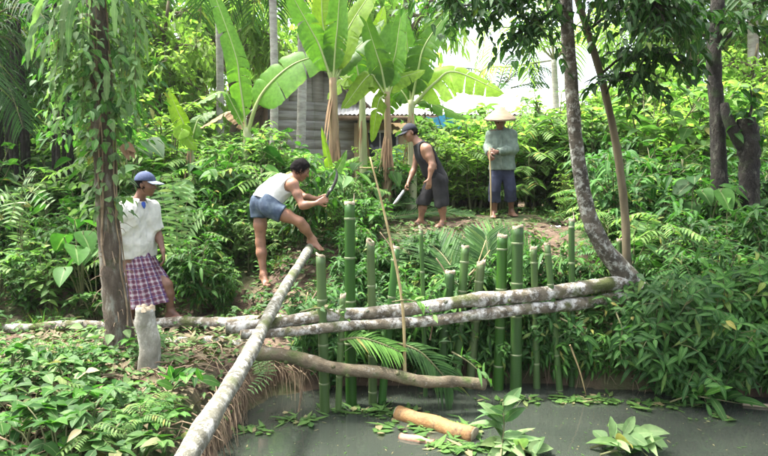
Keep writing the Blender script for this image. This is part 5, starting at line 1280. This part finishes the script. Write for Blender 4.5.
# collar: folded band round the neck, open at the front, blue lining in the opening
def band(c, u, l, f, r, h, gap, flare, mat, name, o, o0, n=26, thick=.004):
    vv, fc = [], []
    for i in range(n):
        a = gap + (2 * math.pi - 2 * gap) * i / (n - 1); dr_ = f * math.cos(a) + l * math.sin(a)
        for (rr_, hh) in ((r, h), (r + flare, 0.0), (r + flare + thick, .002), (r + thick, h + .004)): vv.append(c + dr_ * rr_ + u * hh - o0)
    for i in range(n - 1):
        for j in range(4): a = i * 4 + j; b = i * 4 + (j + 1) % 4; fc.append([a, b, b + 4, a + 4])
    link(name, mesh_quads(name, np.array(vv), fc, mat), o)
cf = nrm(V(.8, -.6, 0))
band(J['neck'] + V(.005, 0, .0), nrm(V(.12, -.1, 1)), nrm(V(.6, .8, 0)), cf, .068, .042, .45, .032, m_polo, 'collar', o, o0)
c = J['neck'] + cf * .088 + V(.01, -.012, -.06) - o0
T = Tubes(); T.add([c + V(-.002, 0, .07), c + V(.004, -.004, .05), c + V(.01, -.008, .028), c + V(.012, -.010, .005)], [.018, .022, .016, .005], 8); link('placket', T.mesh('placket', m_blue), o)
# sarong
def plaid():
    m, N, L, out = newmat('plaid_cotton'); tc = N.new('ShaderNodeTexCoord'); sx = N.new('ShaderNodeSeparateXYZ'); L.new(tc.outputs['UV'], sx.inputs[0])
    def stripes(o_, freq, w_, ph):
        a = N.new('ShaderNodeMath'); a.operation = 'MULTIPLY_ADD'; a.inputs[1].default_value = freq; a.inputs[2].default_value = ph; L.new(o_, a.inputs[0])
        b = N.new('ShaderNodeMath'); b.operation = 'FRACT'; L.new(a.outputs[0], b.inputs[0])
        c_ = N.new('ShaderNodeMath'); c_.operation = 'LESS_THAN'; c_.inputs[1].default_value = w_; L.new(b.outputs[0], c_.inputs[0]); return c_.outputs[0]
    def add(a, b, k=.5):
        x = N.new('ShaderNodeMath'); x.operation = 'ADD'; L.new(a, x.inputs[0]); L.new(b, x.inputs[1]); y = N.new('ShaderNodeMath'); y.operation = 'MULTIPLY'; y.inputs[1].default_value = k; L.new(x.outputs[0], y.inputs[0]); return y.outputs[0]
    wide = add(stripes(sx.outputs[0], 21, .5, 0), stripes(sx.outputs[1], 21, .5, .2))
    r = ramp(N, [(0, (.42, .37, .40)), (.3, (.24, .11, .16)), (.75, (.11, .045, .075))]); r.color_ramp.interpolation = 'CONSTANT'
    L.new(wide, r.inputs[0])
    thin = add(stripes(sx.outputs[0], 21, .13, .32), stripes(sx.outputs[1], 21, .13, .5), .5)
    c_ = mixc(N, L, thin, r.outputs[0], (.5, .48, .5))
    thin2 = add(stripes(sx.outputs[0], 10.5, .12, .1), stripes(sx.outputs[1], 10.5, .12, .3), .7)
    c_ = mixc(N, L, thin2, c_, (.05, .03, .14))
    nz = noise(N, L, tc.outputs['Object'], 7, 6, .65); fr = ramp(N, [(.3, (.62, .6, .58)), (.7, (1.1, 1.1, 1.1))]); L.new(nz.outputs[0], fr.inputs[0]); c_ = mixc(N, L, 1.0, c_, fr.outputs[0], 'MULTIPLY')
    b = N.new('ShaderNodeBsdfPrincipled'); b.inputs['Roughness'].default_value = .9; b.inputs['Specular IOR Level'].default_value = .2; L.new(c_, b.inputs['Base Color'])
    nz2 = noise(N, L, tc.outputs['Object'], 16, 4); bump(N, L, nz2.outputs[0], .5, .02, b)
    L.new(b.outputs[0], out.inputs['Surface']); return m
n, k = 72, 20; vv, fc, uv = [], [], []
for j in range(k):
    t = j / (k - 1)
    c = (p(136, 249, .05) * (1 - t) + p(147.5, 304, .04) * t)
    rx = .165 + .105 * t ** 1.2; ry = .15 + .05 * t
    for i in range(n):
        a = i / n * 2 * math.pi; fo = (.006 + .018 * t) * (math.sin(a * 9 + 1.2 * math.sin(t * 3)) * .6 + math.sin(a * 14 + 2) * .4)
        x, y = math.cos(a), math.sin(a)
        knee = .05 * math.exp(-((a - .15 if a < 3.14 else a - 6.43) / .55) ** 2) * math.exp(-((t - .62) / .3) ** 2)
        vv.append(c + V(x * (rx + fo + knee), y * (ry + fo), -.01 * math.sin(a * 3) * t + .035 * t * x) - o0)
for j in range(k - 1):
    for i in range(n):
        i2 = (i + 1) % n; fc.append([(j + 1) * n + i, (j + 1) * n + i2, j * n + i2, j * n + i])
        uv += [(i / n * 1.25, (j + 1) / k * .56), ((i + 1) / n * 1.25, (j + 1) / k * .56), ((i + 1) / n * 1.25, j / k * .56), (i / n * 1.25, j / k * .56)]
so = link('sarong', mesh_quads('sarong', np.array(vv), fc, plaid(), True, np.array(uv)), o); so['label'] = 'maroon and white plaid sarong with loose folds'
# flip-flop under the front foot
def sandal(o, o0, an, toe, mat, mat2):
    t = nrm(toe); sd_ = nrm(np.cross(V(0, 0, 1), t)); u = np.cross(t, sd_); n = 22; vv, fc = [], []
    for h in (-.092, -.079):
        for i in range(n):
            a = i / n * 2 * math.pi; x = math.cos(a) * .125; wv = math.sin(a) * (.047 if x > 0 else .036); vv.append(an + t * (.045 + x) + sd_ * wv + u * h - o0)
    fc = [[i, (i + 1) % n, n + (i + 1) % n, n + i] for i in range(n)]
    for h in (0, n): fc += [[h + i, h + i + 1, h + (n - 2 - i), h + (n - 1 - i)] for i in range(n // 2 - 1)]
    s = link('sandal', mesh_quads('sandal', np.array(vv), fc, mat, False), o)
    for g in (-1, 1):
        T = Tubes(); T.add(bez([an + t * .115 - u * .072 + sd_ * .005 - o0, an + t * .08 - u * .026 + sd_ * .022 * g - o0, an + t * .03 - u * .05 + sd_ * .046 * g - o0, an + t * .0 - u * .078 + sd_ * .045 * g - o0], 10), .006, 6); link('strap', T.mesh('strap', mat2), s)
m_rub, m_strap = plain('sandal_rubber', (.28, .16, .10), .8), plain('sandal_strap', (.33, .13, .08), .7)
for s in 'RL': sandal(o, o0, J['an' + s], J['toe' + s], m_rub, m_strap)

# ---- bent man in a white singlet and denim shorts
D0 = 6.75
p = lambda x, y, dd=0.0: pix(x, y, D0 + dd)
J = dict(base=p(268, 287), head=p(301, 169.5, .12), face=nrm(V(.85, .25, -.5)), up=nrm(V(.45, .1, .9)), neck=p(290.5, 180.5, .12),
         shR=p(293, 185, -.08), shL=p(285, 180, .28), elR=p(302.5, 206, -.16), wrR=p(317, 203, -.16), elL=p(304, 197, .22), wrL=p(318, 199, .06),
         chest=p(281, 186, .09), waist=p(270, 195.5, .04), pelvis=p(265, 203, .0), hipR=p(271, 209, -.10), hipL=p(260, 207, .08),
         knR=p(300, 222, -.10), anR=p(312.5, 239, .0), knL=p(260.5, 243, .06), anL=p(263.5, 274, .0), toeR=nrm(V(.75, -.35, -.35)), toeL=nrm(V(.45, -.75, -.3)),
         handR=(nrm(V(.8, .1, .35)), nrm(V(.2, -.9, .2)), 1, 1.25), handL=(nrm(V(.8, -.1, .2)), nrm(V(.1, .9, .3)), -1, 1.2))
o, P, A, o0 = person('bent man in a white singlet and denim shorts, barefoot on the pole end', J, SK2)
hair(o, P, A, o0, [(P(0, .055, .05), nrm(A[1] - A[2] * .55)), (P(0, 0, -.05), -A[2])], .016)
m_singlet = plain('white_singlet', (.62, .62, .59), .9, 9, .14, .7, .02); m_denim = surfmat('denim', [(.3, (.016, .026, .048)), (.5, (.042, .066, .105)), (.7, (.12, .16, .2))], 9, .9, bmp=.4, bdist=.004)
F = Field(.0075); torso_prims(F, J, .016); F.cap(J['waist'] - V(.03, 0, .01), J['pelvis'] + V(0, 0, .02), .125, .125, .06)
sd1, sd2 = nrm(J['shL'] - J['shR']), nrm(J['neck'] - J['waist'])
link('singlet', F.mesh('singlet', m_singlet, o0, [(J['pelvis'] + V(-.01, 0, .03), nrm(J['pelvis'] - J['waist']) * .6 + V(-.2, 0, -.6)), (J['shR'] + sd1 * .035 , nrm(-sd1 + sd2 * .25)), (J['shL'] - sd1 * .045, nrm(sd1 + sd2 * .2)), (J['neck'] + V(.01, 0, .005), nrm(sd2 + V(.1, 0, .5)))], .014, .006, 5.0), o)
F = Field(.0075); hl = nrm(J['hipL'] - J['hipR'])
F.cap(J['pelvis'] - hl * .075, J['pelvis'] + hl * .075, .122, .122, .06); F.cap((J['pelvis'] + J['waist']) / 2 - hl * .06, (J['pelvis'] + J['waist']) / 2 + hl * .06, .118, .118, .05)
for s, fr in (('R', .40), ('L', .30)):
    a, b = J['hip' + s], J['kn' + s]; d_ = nrm(b - a); F.cap(a, a + (b - a) * (fr + .08), .102, .108, .05, [(a + (b - a) * fr, d_)])
link('shorts', F.mesh('shorts', m_denim, o0, [((J['pelvis'] + J['waist']) / 2 + V(.0, 0, .01), nrm(J['waist'] - J['pelvis']))], .016, .009, 7.0), o)
# sickle in his hands
h0 = J['wrR'] + J['handR'][0] * .085 + V(.0, .05, .0)
root = tag(link('sickle', None, loc=h0), 'curved dark sickle held up by the bent man', 'sickle')
ax_ = nrm(p(336, 176) - p(323, 199))
T = Tubes(); T.add([-ax_ * .07, V(0, 0, 0), ax_ * .1], [.015, .017, .015], 10, .05); link('handle', T.mesh('handle', M['bark_dark']), root)
m_steel = plain('dark_steel', (.10, .10, .095), .35, 30, .3, .2, .002, .5, .8); m_blade = plain('bright_steel', (.45, .46, .46), .3, 30, .2, .1, .002, .5, .9)
def blade(root, pts, W, th, mat, nrm_):
    c = bez(pts, 18); tan = np.gradient(c, axis=0); vv, fc = [], []
    for i in range(18):
        t = nrm(tan[i]); s = nrm(np.cross(t, nrm_)); w_ = W * (1 if i < 12 else (18 - i) / 6.5)
        for a, b in ((-.45, -.5), (-.45, .5), (.55, .08), (.55, -.08)): vv.append(c[i] + s * a * w_ + nrm(nrm_) * th * b)
    for i in range(17):
        for j in range(4): a = i * 4 + j; b = i * 4 + (j + 1) % 4; fc.append([a, b, b + 4, a + 4])
    fc += [[0, 1, 2, 3], [71, 70, 69, 68]]
    link('blade', mesh_quads('blade', np.array(vv), fc, mat, False), root)
blade(root, [ax_ * .09, p(331, 190) - h0, p(335.5, 182) - h0, p(337, 174) - h0, p(335, 167) - h0], .035, .004, m_steel, V(0, 1, .1))

# ---- man in black tank top with a machete
D0 = 8.45
p = lambda x, y, dd=0.0: pix(x, y, D0 + dd)
zf = hz(*p(430, 226)[:2]); 
J = dict(base=p(431, 228), head=p(410, 132.5, .0), face=nrm(V(-.92, -.2, -.38)), up=nrm(V(-.3, 0, 1)), neck=p(418.5, 143.5, .0),
         shL=p(427, 149, -.18), shR=p(419, 148, .18), elL=p(432, 165, -.24), wrL=p(429.5, 178.5, -.26), elR=p(414, 169, .16), wrR=p(408.5, 182, .02),
         chest=p(425, 155, .0), waist=p(432, 169, .0), pelvis=p(436.5, 179, .0), hipL=p(440, 183, -.09), hipR=p(433, 183, .10),
         knL=p(441.5, 203, -.12), anL=p(443.5, 221.5, -.06), knR=p(423.5, 202, .08), anR=p(420.5, 221, .12), toeL=nrm(V(-.75, -.6, -.05)), toeR=nrm(V(-1, -.1, -.05)),
         handL=(nrm(V(-.1, 0, -1)), nrm(V(.3, -1, 0)), 1, .5), handR=(nrm(V(-.5, -.25, -.8)), nrm(V(-.7, 0, .3)), -1, 1.2))
m_black = plain('black_cotton', (.016, .016, .018), .9, 40, .3, .3); m_bshort = plain('black_shorts', (.02, .02, .021), .9, 12, .45, .5); m_bcap = plain('dark_cap', (.02, .023, .033), .8, 60); m_white = plain('white_print', (.7, .7, .7), .8, 30, .05, 0)
o, P, A, o0 = person('man in a black tank top, black shorts and dark cap holding a machete', J, SK3)
ball_cap(o, P, A, o0, m_bcap, m_bcap)
T = Tubes(); c = P(.014, .103, .072) - o0; T.add([c - A[1] * .002, c + A[1] * .006], [.013, .012], 10); link('cap_badge', T.mesh('cap_badge', m_white), o)
hair(o, P, A, o0, [(P(0, .0, .03), A[2]), (P(0, .0, 0), nrm(A[1] + A[2] * .3)), (P(0, 0, -.05), -A[2])], .006)
F = Field(.008); torso_prims(F, J, .018); F.cap(J['waist'], J['pelvis'] + V(0, 0, -.01), .128, .135, .06)
sd1, sd2 = nrm(J['shL'] - J['shR']), nrm(J['neck'] - J['waist'])
link('tank_top', F.mesh('tank_top', m_black, o0, [(J['pelvis'] + V(0, 0, -.02), V(-.3, 0, -1)), (J['shL'] - sd1 * .035, nrm(sd1 + sd2 * .25)), (J['shR'] + sd1 * .035, nrm(-sd1 + sd2 * .25)), (J['neck'] + V(.0, 0, .01), nrm(sd2 + V(-.25, 0, .3)))], .016, .007, 9.0), o)
F = Field(.008); hl = nrm(J['hipL'] - J['hipR']); F.cap(J['pelvis'] - hl * .07, J['pelvis'] + hl * .07, .122, .122, .06); F.cap(J['waist'] - hl * .05, J['waist'] + hl * .05, .108, .108, .06)
for s, fr in (('R', 1.1), ('L', 1.12)):
    a, b, c = J['hip' + s], J['kn' + s], J['an' + s]; e = b + (c - b) * .12; d_ = nrm(c - b)
    F.cap(a, b, .105, .096, .05, [(e, d_)]); F.cap(b, b + (c - b) * .45, .096, .108, .03, [(e, d_)])
link('shorts', F.mesh('shorts', m_bshort, o0, [(J['waist'] + V(0, 0, -.03), nrm(J['waist'] - J['pelvis']))], .018, .012, 11.0), o)
m_gs = plain('grey_sandal', (.16, .15, .14), .8)
for s in 'RL': sandal(o, o0, J['an' + s], J['toe' + s], m_gs, m_gs)
h0 = J['wrR'] + J['handR'][0] * .085 + V(.03, 0, .01)
root = tag(link('machete', None, loc=h0), 'pale bladed machete hanging from the hand of the man in black', 'machete')
ax_ = nrm(p(391, 207, -.1) - p(406, 187, 0))
T = Tubes(); T.add([-ax_ * .07, V(0, 0, 0), ax_ * .08], [.015, .016, .014], 10, .05); link('handle', T.mesh('handle', M['bark_tan']), root)
blade(root, [ax_ * .07, ax_ * .2, ax_ * .28, ax_ * .36 + V(.0, 0, .02)], .042, .004, m_blade, V(.1, 1, .1))

# ---- man in the conical hat
D0 = 9.1
p = lambda x, y, dd=0.0: pix(x, y, D0 + dd)
J = dict(base=p(502, 217), head=p(500, 120.5, -.02), face=nrm(V(-.35, -1, -.25)), up=nrm(V(0, -.12, 1)), neck=p(501.5, 130, .02),
         shR=p(491, 135.5, .0), shL=p(512, 135.5, .02), elR=p(488.5, 148, .0), wrR=p(489, 154, -.22), elL=p(514, 149, -.04), wrL=p(497, 152, -.24),
         chest=p(501.5, 142, .02), waist=p(502, 157, .02), pelvis=p(502, 167, .02), hipR=p(496.5, 170, .0), hipL=p(507.5, 170, .02),
         knR=p(494.5, 191, -.05), anR=p(494.5, 212.5, .02), knL=p(510, 190, -.04), anL=p(511.5, 211, .05), toeR=nrm(V(-.3, -1, -.05)), toeL=nrm(V(.25, -1, -.05)),
         handR=(nrm(V(.05, -.6, -.5)), nrm(V(-1, -.3, .3)), -1, 1.2), handL=(nrm(V(-.9, -.3, -.1)), nrm(V(0, -1, .3)), 1, 1.1))
m_green = plain('faded_green_shirt', (.13, .17, .135), .9, 10, .3, .8, .025); m_navy = plain('navy_trousers', (.022, .027, .05), .9, 10, .4, .7, .02)
o, P, A, o0 = person('man in a conical straw hat and faded green long sleeved shirt', J, SK1)
hair(o, P, A, o0, [(P(0, .0, .0), nrm(A[1] + A[2] * .3)), (P(0, 0, -.05), -A[2])], .006)
F = Field(.008); torso_prims(F, J, .018); F.cap(J['waist'] - V(.05, 0, 0), J['pelvis'] + V(-.06, 0, -.03), .12, .135, .05); F.cap(J['waist'] + V(.05, 0, 0), J['pelvis'] + V(.06, 0, -.03), .12, .135, .05)
for s in 'RL':
    F.cap(J['sh' + s], J['el' + s], .074, .070, .04); d_ = nrm(J['wr' + s] - J['el' + s]); F.cap(J['el' + s], J['wr' + s], .072, .05, .03, [(J['wr' + s] - d_ * .02, d_)])
link('long_sleeved_shirt', F.mesh('long_sleeved_shirt', m_green, o0, [(J['pelvis'] + V(0, 0, -.05), V(0, 0, -1)), (J['neck'] + V(0, 0, .022), nrm(V(-.1, -.35, 1)))], .016, .010, 13.0, V(1.6, 1.6, .5)), o)
band(J['neck'] + V(0, -.005, -.005), nrm(V(0, -.15, 1)), nrm(V(.95, -.3, 0)), nrm(V(-.3, -.95, 0)), .066, .038, .35, .03, m_green, 'collar', o, o0)
F = Field(.008); F.cap(J['pelvis'] - V(.07, 0, 0), J['pelvis'] + V(.07, 0, 0), .115, .115, .05)
for s in 'RL':
    a, b, c = J['hip' + s], J['kn' + s], J['an' + s]; d_ = nrm(c - b); F.cap(a, b, .1, .088, .04); F.cap(b, b + (c - b) * .75, .088, .10, .03, [(b + (c - b) * .5, d_)])
link('trousers', F.mesh('trousers', m_navy, o0, [], .016, .011, 15.0, V(1.2, 1.2, .4)), o)
T = Tubes()      # button placket down the shirt front
pl = [J['neck'] + V(-.03, -.075, -.02), J['chest'] + V(-.03, -.135, .03), J['waist'] + V(-.03, -.145, 0), J['pelvis'] + V(-.03, -.15, -.04)]
T.add(bez([q_ - o0 for q_ in pl], 20), .011, 6, .1); link('placket', T.mesh('placket', m_green), o)
# conical hat
def straw():
    m, N, L, out = newmat('woven_straw'); tc = N.new('ShaderNodeTexCoord'); wv = N.new('ShaderNodeTexWave'); wv.inputs['Scale'].default_value = 26; wv.wave_type = 'RINGS'; wv.rings_direction = 'Z'; wv.inputs['Distortion'].default_value = 1.0; L.new(tc.outputs['Object'], wv.inputs[0])
    r = ramp(N, [(0, (.18, .13, .075)), (1, (.31, .245, .155))]); L.new(wv.outputs[1], r.inputs[0]); b = N.new('ShaderNodeBsdfPrincipled'); b.inputs['Roughness'].default_value = .75; L.new(r.outputs[0], b.inputs['Base Color']); bump(N, L, wv.outputs[1], .4, .004, b); L.new(b.outputs[0], out.inputs['Surface']); return m
rim = P(0, .0, .015); u = A[2]; n = 40; prof = [(.24, .0), (.228, .024), (.16, .080), (.10, .130), (.045, .178), (.008, .208), (.006, .195), (.045, .166), (.10, .118), (.16, .069), (.222, .014)]
hp = rim
vv = [hp + (A[0] * math.cos(i / n * 6.28319) + A[1] * math.sin(i / n * 6.28319)) * r_ * (1 + .01 * math.sin(i)) + u * z_ - hp for (r_, z_) in prof for i in range(n)]
fc = [[j * n + i, j * n + (i + 1) % n, ((j + 1) % len(prof)) * n + (i + 1) % n, ((j + 1) % len(prof)) * n + i] for j in range(len(prof)) for i in range(n)]
link('conical_hat', mesh_quads('conical_hat', np.array(vv), fc, straw()), o, hp - o0)
s0, s1 = p(489.5, 147, -.30), p(491, 217, -.28)
T = Tubes(); T.add(bez([s1 - s1, (s0 + s1) / 2 - s1 + V(.006, 0, 0), s0 - s1], 12), lerp(.009, .011, 12), 8, .06)
tag(link('walking_stick', T.mesh('walking_stick', M['dead_cane']), loc=s1), 'thin straight stick held upright by the man in the conical hat', 'stick')
# ------------------------------------------------------------------ the hut and the long house behind the banana plants
def boxm(name, lo, hi, mat, bev=0.0):
    (a, b, c), (d, e, f) = lo, hi
    v = [(x, y, z) for x in (a, d) for y in (b, e) for z in (c, f)]
    q_ = [[0, 1, 3, 2], [4, 6, 7, 5], [0, 4, 5, 1], [2, 3, 7, 6], [0, 2, 6, 4], [1, 5, 7, 3]]
    return mesh_quads(name, np.array(v, float), q_, mat, False)
def corr_sheet(name, A0, B0, C0, D0_, mat, waves, amp=.018, n=None):
    """corrugated slab spanned by A->B (along the waves' cross direction) and A->D (down the slope)"""
    A0, B0, C0, D0_ = map(lambda t: np.array(t, float), (A0, B0, C0, D0_)); n = n or waves * 6; nn = nrm(np.cross(B0 - A0, D0_ - A0))
    if nn[2] < 0: nn = -nn
    vv = []
    for off in (0, -.006):
        for i in range(n + 1):
            s = i / n; h = amp * math.sin(s * waves * 2 * math.pi)
            for t in (0, .5, 1): vv.append((A0 * (1 - s) + B0 * s) * (1 - t) + (D0_ * (1 - s) + C0 * s) * t + nn * (h + off))
    f, N_ = [], (n + 1) * 3
    for i in range(n):
        for j in range(2): a = i * 3 + j; f += [[a, a + 1, a + 4, a + 3], [N_ + a + 3, N_ + a + 4, N_ + a + 1, N_ + a]]
    return mesh_quads(name, np.array(vv), f, mat)
m_board = surfmat('grey_boards', [(.3, (.24, .22, .19)), (.6, (.42, .40, .36)), (.8, (.55, .53, .48))], 5, .85, stretch=(.4, .4, 3), bmp=.5)
m_zinc = surfmat('zinc_roof', [(.3, (.42, .39, .37)), (.6, (.60, .57, .55)), (.8, (.70, .67, .64))], 2.5, .55, bmp=.1, spot=(.38, .26, .19), spotscale=3, spotlo=.66)
m_ochre = surfmat('ochre_plaster', [(.3, (.40, .28, .14)), (.7, (.55, .42, .24))], 2, .9, bmp=.2)
m_wood = surfmat('brown_timber', [(.3, (.10, .06, .035)), (.7, (.22, .15, .09))], 6, .8, stretch=(1, 1, .3), bmp=.4)
m_glass = plain('dark_pane', (.03, .035, .035), .15, 4, .2, 0, .002, .5)
H0 = V(-1.75, 15.2, hz(-1.75, 15.2))
root = tag(link('hut', None, loc=H0, rot=(0, 0, math.radians(14))), 'grey board hut with a gable and zinc roof behind the banana plants', 'hut')
w2, hw, gh, dp = 1.2, 2.5, 1.05, 4.0
z = 0
while z < hw - .01:
    for s in (0, 1):
        x0 = -w2 + s * w2 + .004; link('board', boxm('board', (x0, 0, z + .0005), (x0 + w2 - .006, .03 + R.uniform(0, .012), z + .2345), m_board), root)
    z += .235
for s in range(8):     # gable boards
    x0 = -w2 + s * .2875; xm = x0 + .144; h = gh * (1 - abs(xm) / w2)
    if h > .08: link('board', boxm('board', (x0 + .004, .002, hw + .01), (x0 + .283, .034, hw + h), m_board), root)
z = 0
while z < hw - .01:
    link('board', boxm('board', (w2 - .03, .04, z + .0005), (w2 + R.uniform(0, .01), dp, z + .2345), m_board), root); link('board', boxm('board', (-w2, .04, z + .0005), (-w2 + .03, dp, z + .2345), m_board), root); z += .235
for x in (-w2, w2): link('post', boxm('post', (x - .05, -.05, -.1), (x + .05, -.004, hw + .02), m_wood), root)
for s in (-1, 1):
    e = 1.38
    link('roof_sheet', corr_sheet('roof_sheet', (0, -.55, hw + gh + .06), (0, dp + .3, hw + gh + .06), (s * w2 * e, dp + .3, hw + gh + .06 - gh * e), (s * w2 * e, -.55, hw + gh + .06 - gh * e), m_zinc, 40), root)
    T = Tubes(); T.add([V(0, -.5, hw + gh - .02), V(s * w2 * e, -.5, hw + gh - .02 - gh * e)], .035, 6); link('rafter', T.mesh('rafter', m_wood), root)
H1 = V(-.75, 15.0, hz(1, 15.0))
root = tag(link('house', None, loc=H1), 'long low house with pale roof and ochre wall beyond the hedge', 'house')
LW_, hh = 5.4, 2.0
link('wall', boxm('wall', (0, .2, -.1), (LW_, 3.6, hh), m_ochre), root)
link('roof', corr_sheet('roof', (-.4, 2.0, hh + 1.15), (LW_ + .4, 2.0, hh + 1.15), (LW_ + .4, -.55, hh + .12), (-.4, -.55, hh + .12), m_zinc, 60, .016), root)
link('roof', corr_sheet('roof', (-.4, 2.0, hh + 1.15), (LW_ + .4, 2.0, hh + 1.15), (LW_ + .4, 4.2, hh + .12), (-.4, 4.2, hh + .12), m_zinc, 60, .016), root)
link('fascia', boxm('fascia', (-.4, -.53, hh - .02), (LW_ + .4, -.50, hh + .09), m_wood), root)
for x0 in (.25, 2.9, 4.2):
    wn_ = link('window', boxm('window', (x0, .17, .75), (x0 + .8, .196, 1.75), m_glass), root)
    for (a, b, c, d) in ((x0 - .06, .69, x0, 1.81), (x0 + .8, .69, x0 + .86, 1.81), (x0, .69, x0 + .8, .75), (x0, 1.75, x0 + .8, 1.81), (x0 + .38, .75, x0 + .42, 1.75)):
        link('frame', boxm('frame', (a, .14, b), (c, .19, d), m_board), wn_)
dr_ = link('door', boxm('door', (1.5, .16, -.05), (2.3, .196, 1.85), m_wood), root); link('handle', boxm('handle', (1.56, .12, .9), (1.6, .16, .98), m_board), dr_)
# blue sheets hung up behind the hedge
m_tarp = plain('blue_tarp', (.07, .33, .62), .55, 8, .3, .2, .02, .4); m_tarp2 = plain('light_blue_cloth', (.22, .5, .66), .8, 8, .3, .2, .02)
def hung(label, c, wd, ht, mat, ry):
    n, k = 24, 14; vv, fc = [], []
    for off in (0, .004):
        for i in range(n):
            for j in range(k):
                s, t = i / (n - 1) - .5, j / (k - 1); vv.append((s * wd + .02 * math.sin(t * 4), .05 * math.sin(s * 16) * (.3 + t) + off, -t * ht + .04 * math.cos(s * 9)))
    N_ = n * k
    for i in range(n - 1):
        for j in range(k - 1): a = i * k + j; fc += [[a, a + 1, a + k + 1, a + k], [N_ + a + k, N_ + a + k + 1, N_ + a + 1, N_ + a]]
    root = tag(link('tarp', mesh_quads('tarp', np.array(vv), fc, mat), loc=c, rot=(0, 0, ry)), label, 'tarp')
    for g in (-1, 1):
        T = Tubes(); T.add([V(g * wd * .52, .02, .08), V(g * wd * .52, .02, hz(c[0], c[1]) - c[2] - .1)], .02, 8, .08); link('post', T.mesh('post', M['bark_tan']), root)
hung('blue plastic sheet showing through the hedge behind the man in black', pix(447, 116, 12.9), .9, 1.4, m_tarp, .1)
hung('light blue cloth showing through the hedge past the man in the hat', pix(546, 130, 12.2), .7, 1.5, m_tarp2, -.1)
hung('blue cloth hanging behind the banana stems beside the man in black', pix(396, 150, 11.4), .45, 1.0, m_tarp2, .2)
# scraps of rubbish on the slope
m_scrap = plain('white_scrap', (.75, .74, .72), .7, 20, .1, .3); m_bscrap = plain('blue_scrap', (.05, .16, .4), .5, 20, .2, .3)
def scrap(label, px, py, d, s, mat):
    c = pix(px, py, d); c[2] = hz(c[0], c[1]) + .03; vv = []
    for i in range(6):
        for j in range(6): vv.append(((i / 5 - .5) * s * (1 + .3 * R.random()), (j / 5 - .5) * s * .7, .35 * s * wob(i * .5, j * .6, px * .1, 1.5, py) + .02))
    fc = [[i * 6 + j, (i + 1) * 6 + j, (i + 1) * 6 + j + 1, i * 6 + j + 1] for i in range(5) for j in range(5)]
    tag(link('plastic_scrap', mesh_quads('plastic_scrap', np.array(vv), fc, mat), loc=c, rot=(-.5, 0, R.random() * 6)), label, 'rubbish', 'scraps of rubbish on the slope')
scrap('crumpled dark blue plastic scrap on the slope behind the slim split stake', 378, 274, 6.2, .16, m_bscrap)
for (a, b, d_) in ((556, 219, 8.0), (534, 232, 7.2), (522, 242, 7.0), (452, 252, 6.8), (440, 232, 7.4), (506, 226, 7.6), (478, 228, 7.7), (546, 240, 6.9), (420, 262, 6.5)):
    scrap('small white scrap lying on the bare earth of the path bank', a, b, d_, R.uniform(.06, .11), m_scrap)

# ------------------------------------------------------------------ added thin volume imitating the bright sky's flare over the background
hx = boxm('flare_veil', (-95, -32, -1.6), (95, 170, 14.0), None)
m, N, L, out = newmat('flare_veil_volume')
pv = N.new('ShaderNodeVolumePrincipled'); pv.inputs['Color'].default_value = (.93, .96, .95, 1); pv.inputs['Density'].default_value = .0005; pv.inputs['Anisotropy'].default_value = .3
L.new(pv.outputs[0], out.inputs['Volume']); hx.materials.append(m)
tag(link('flare_veil', hx), 'thin pale added veil imitating sky flare over the stream and garden', 'flare_veil', kind='stuff')
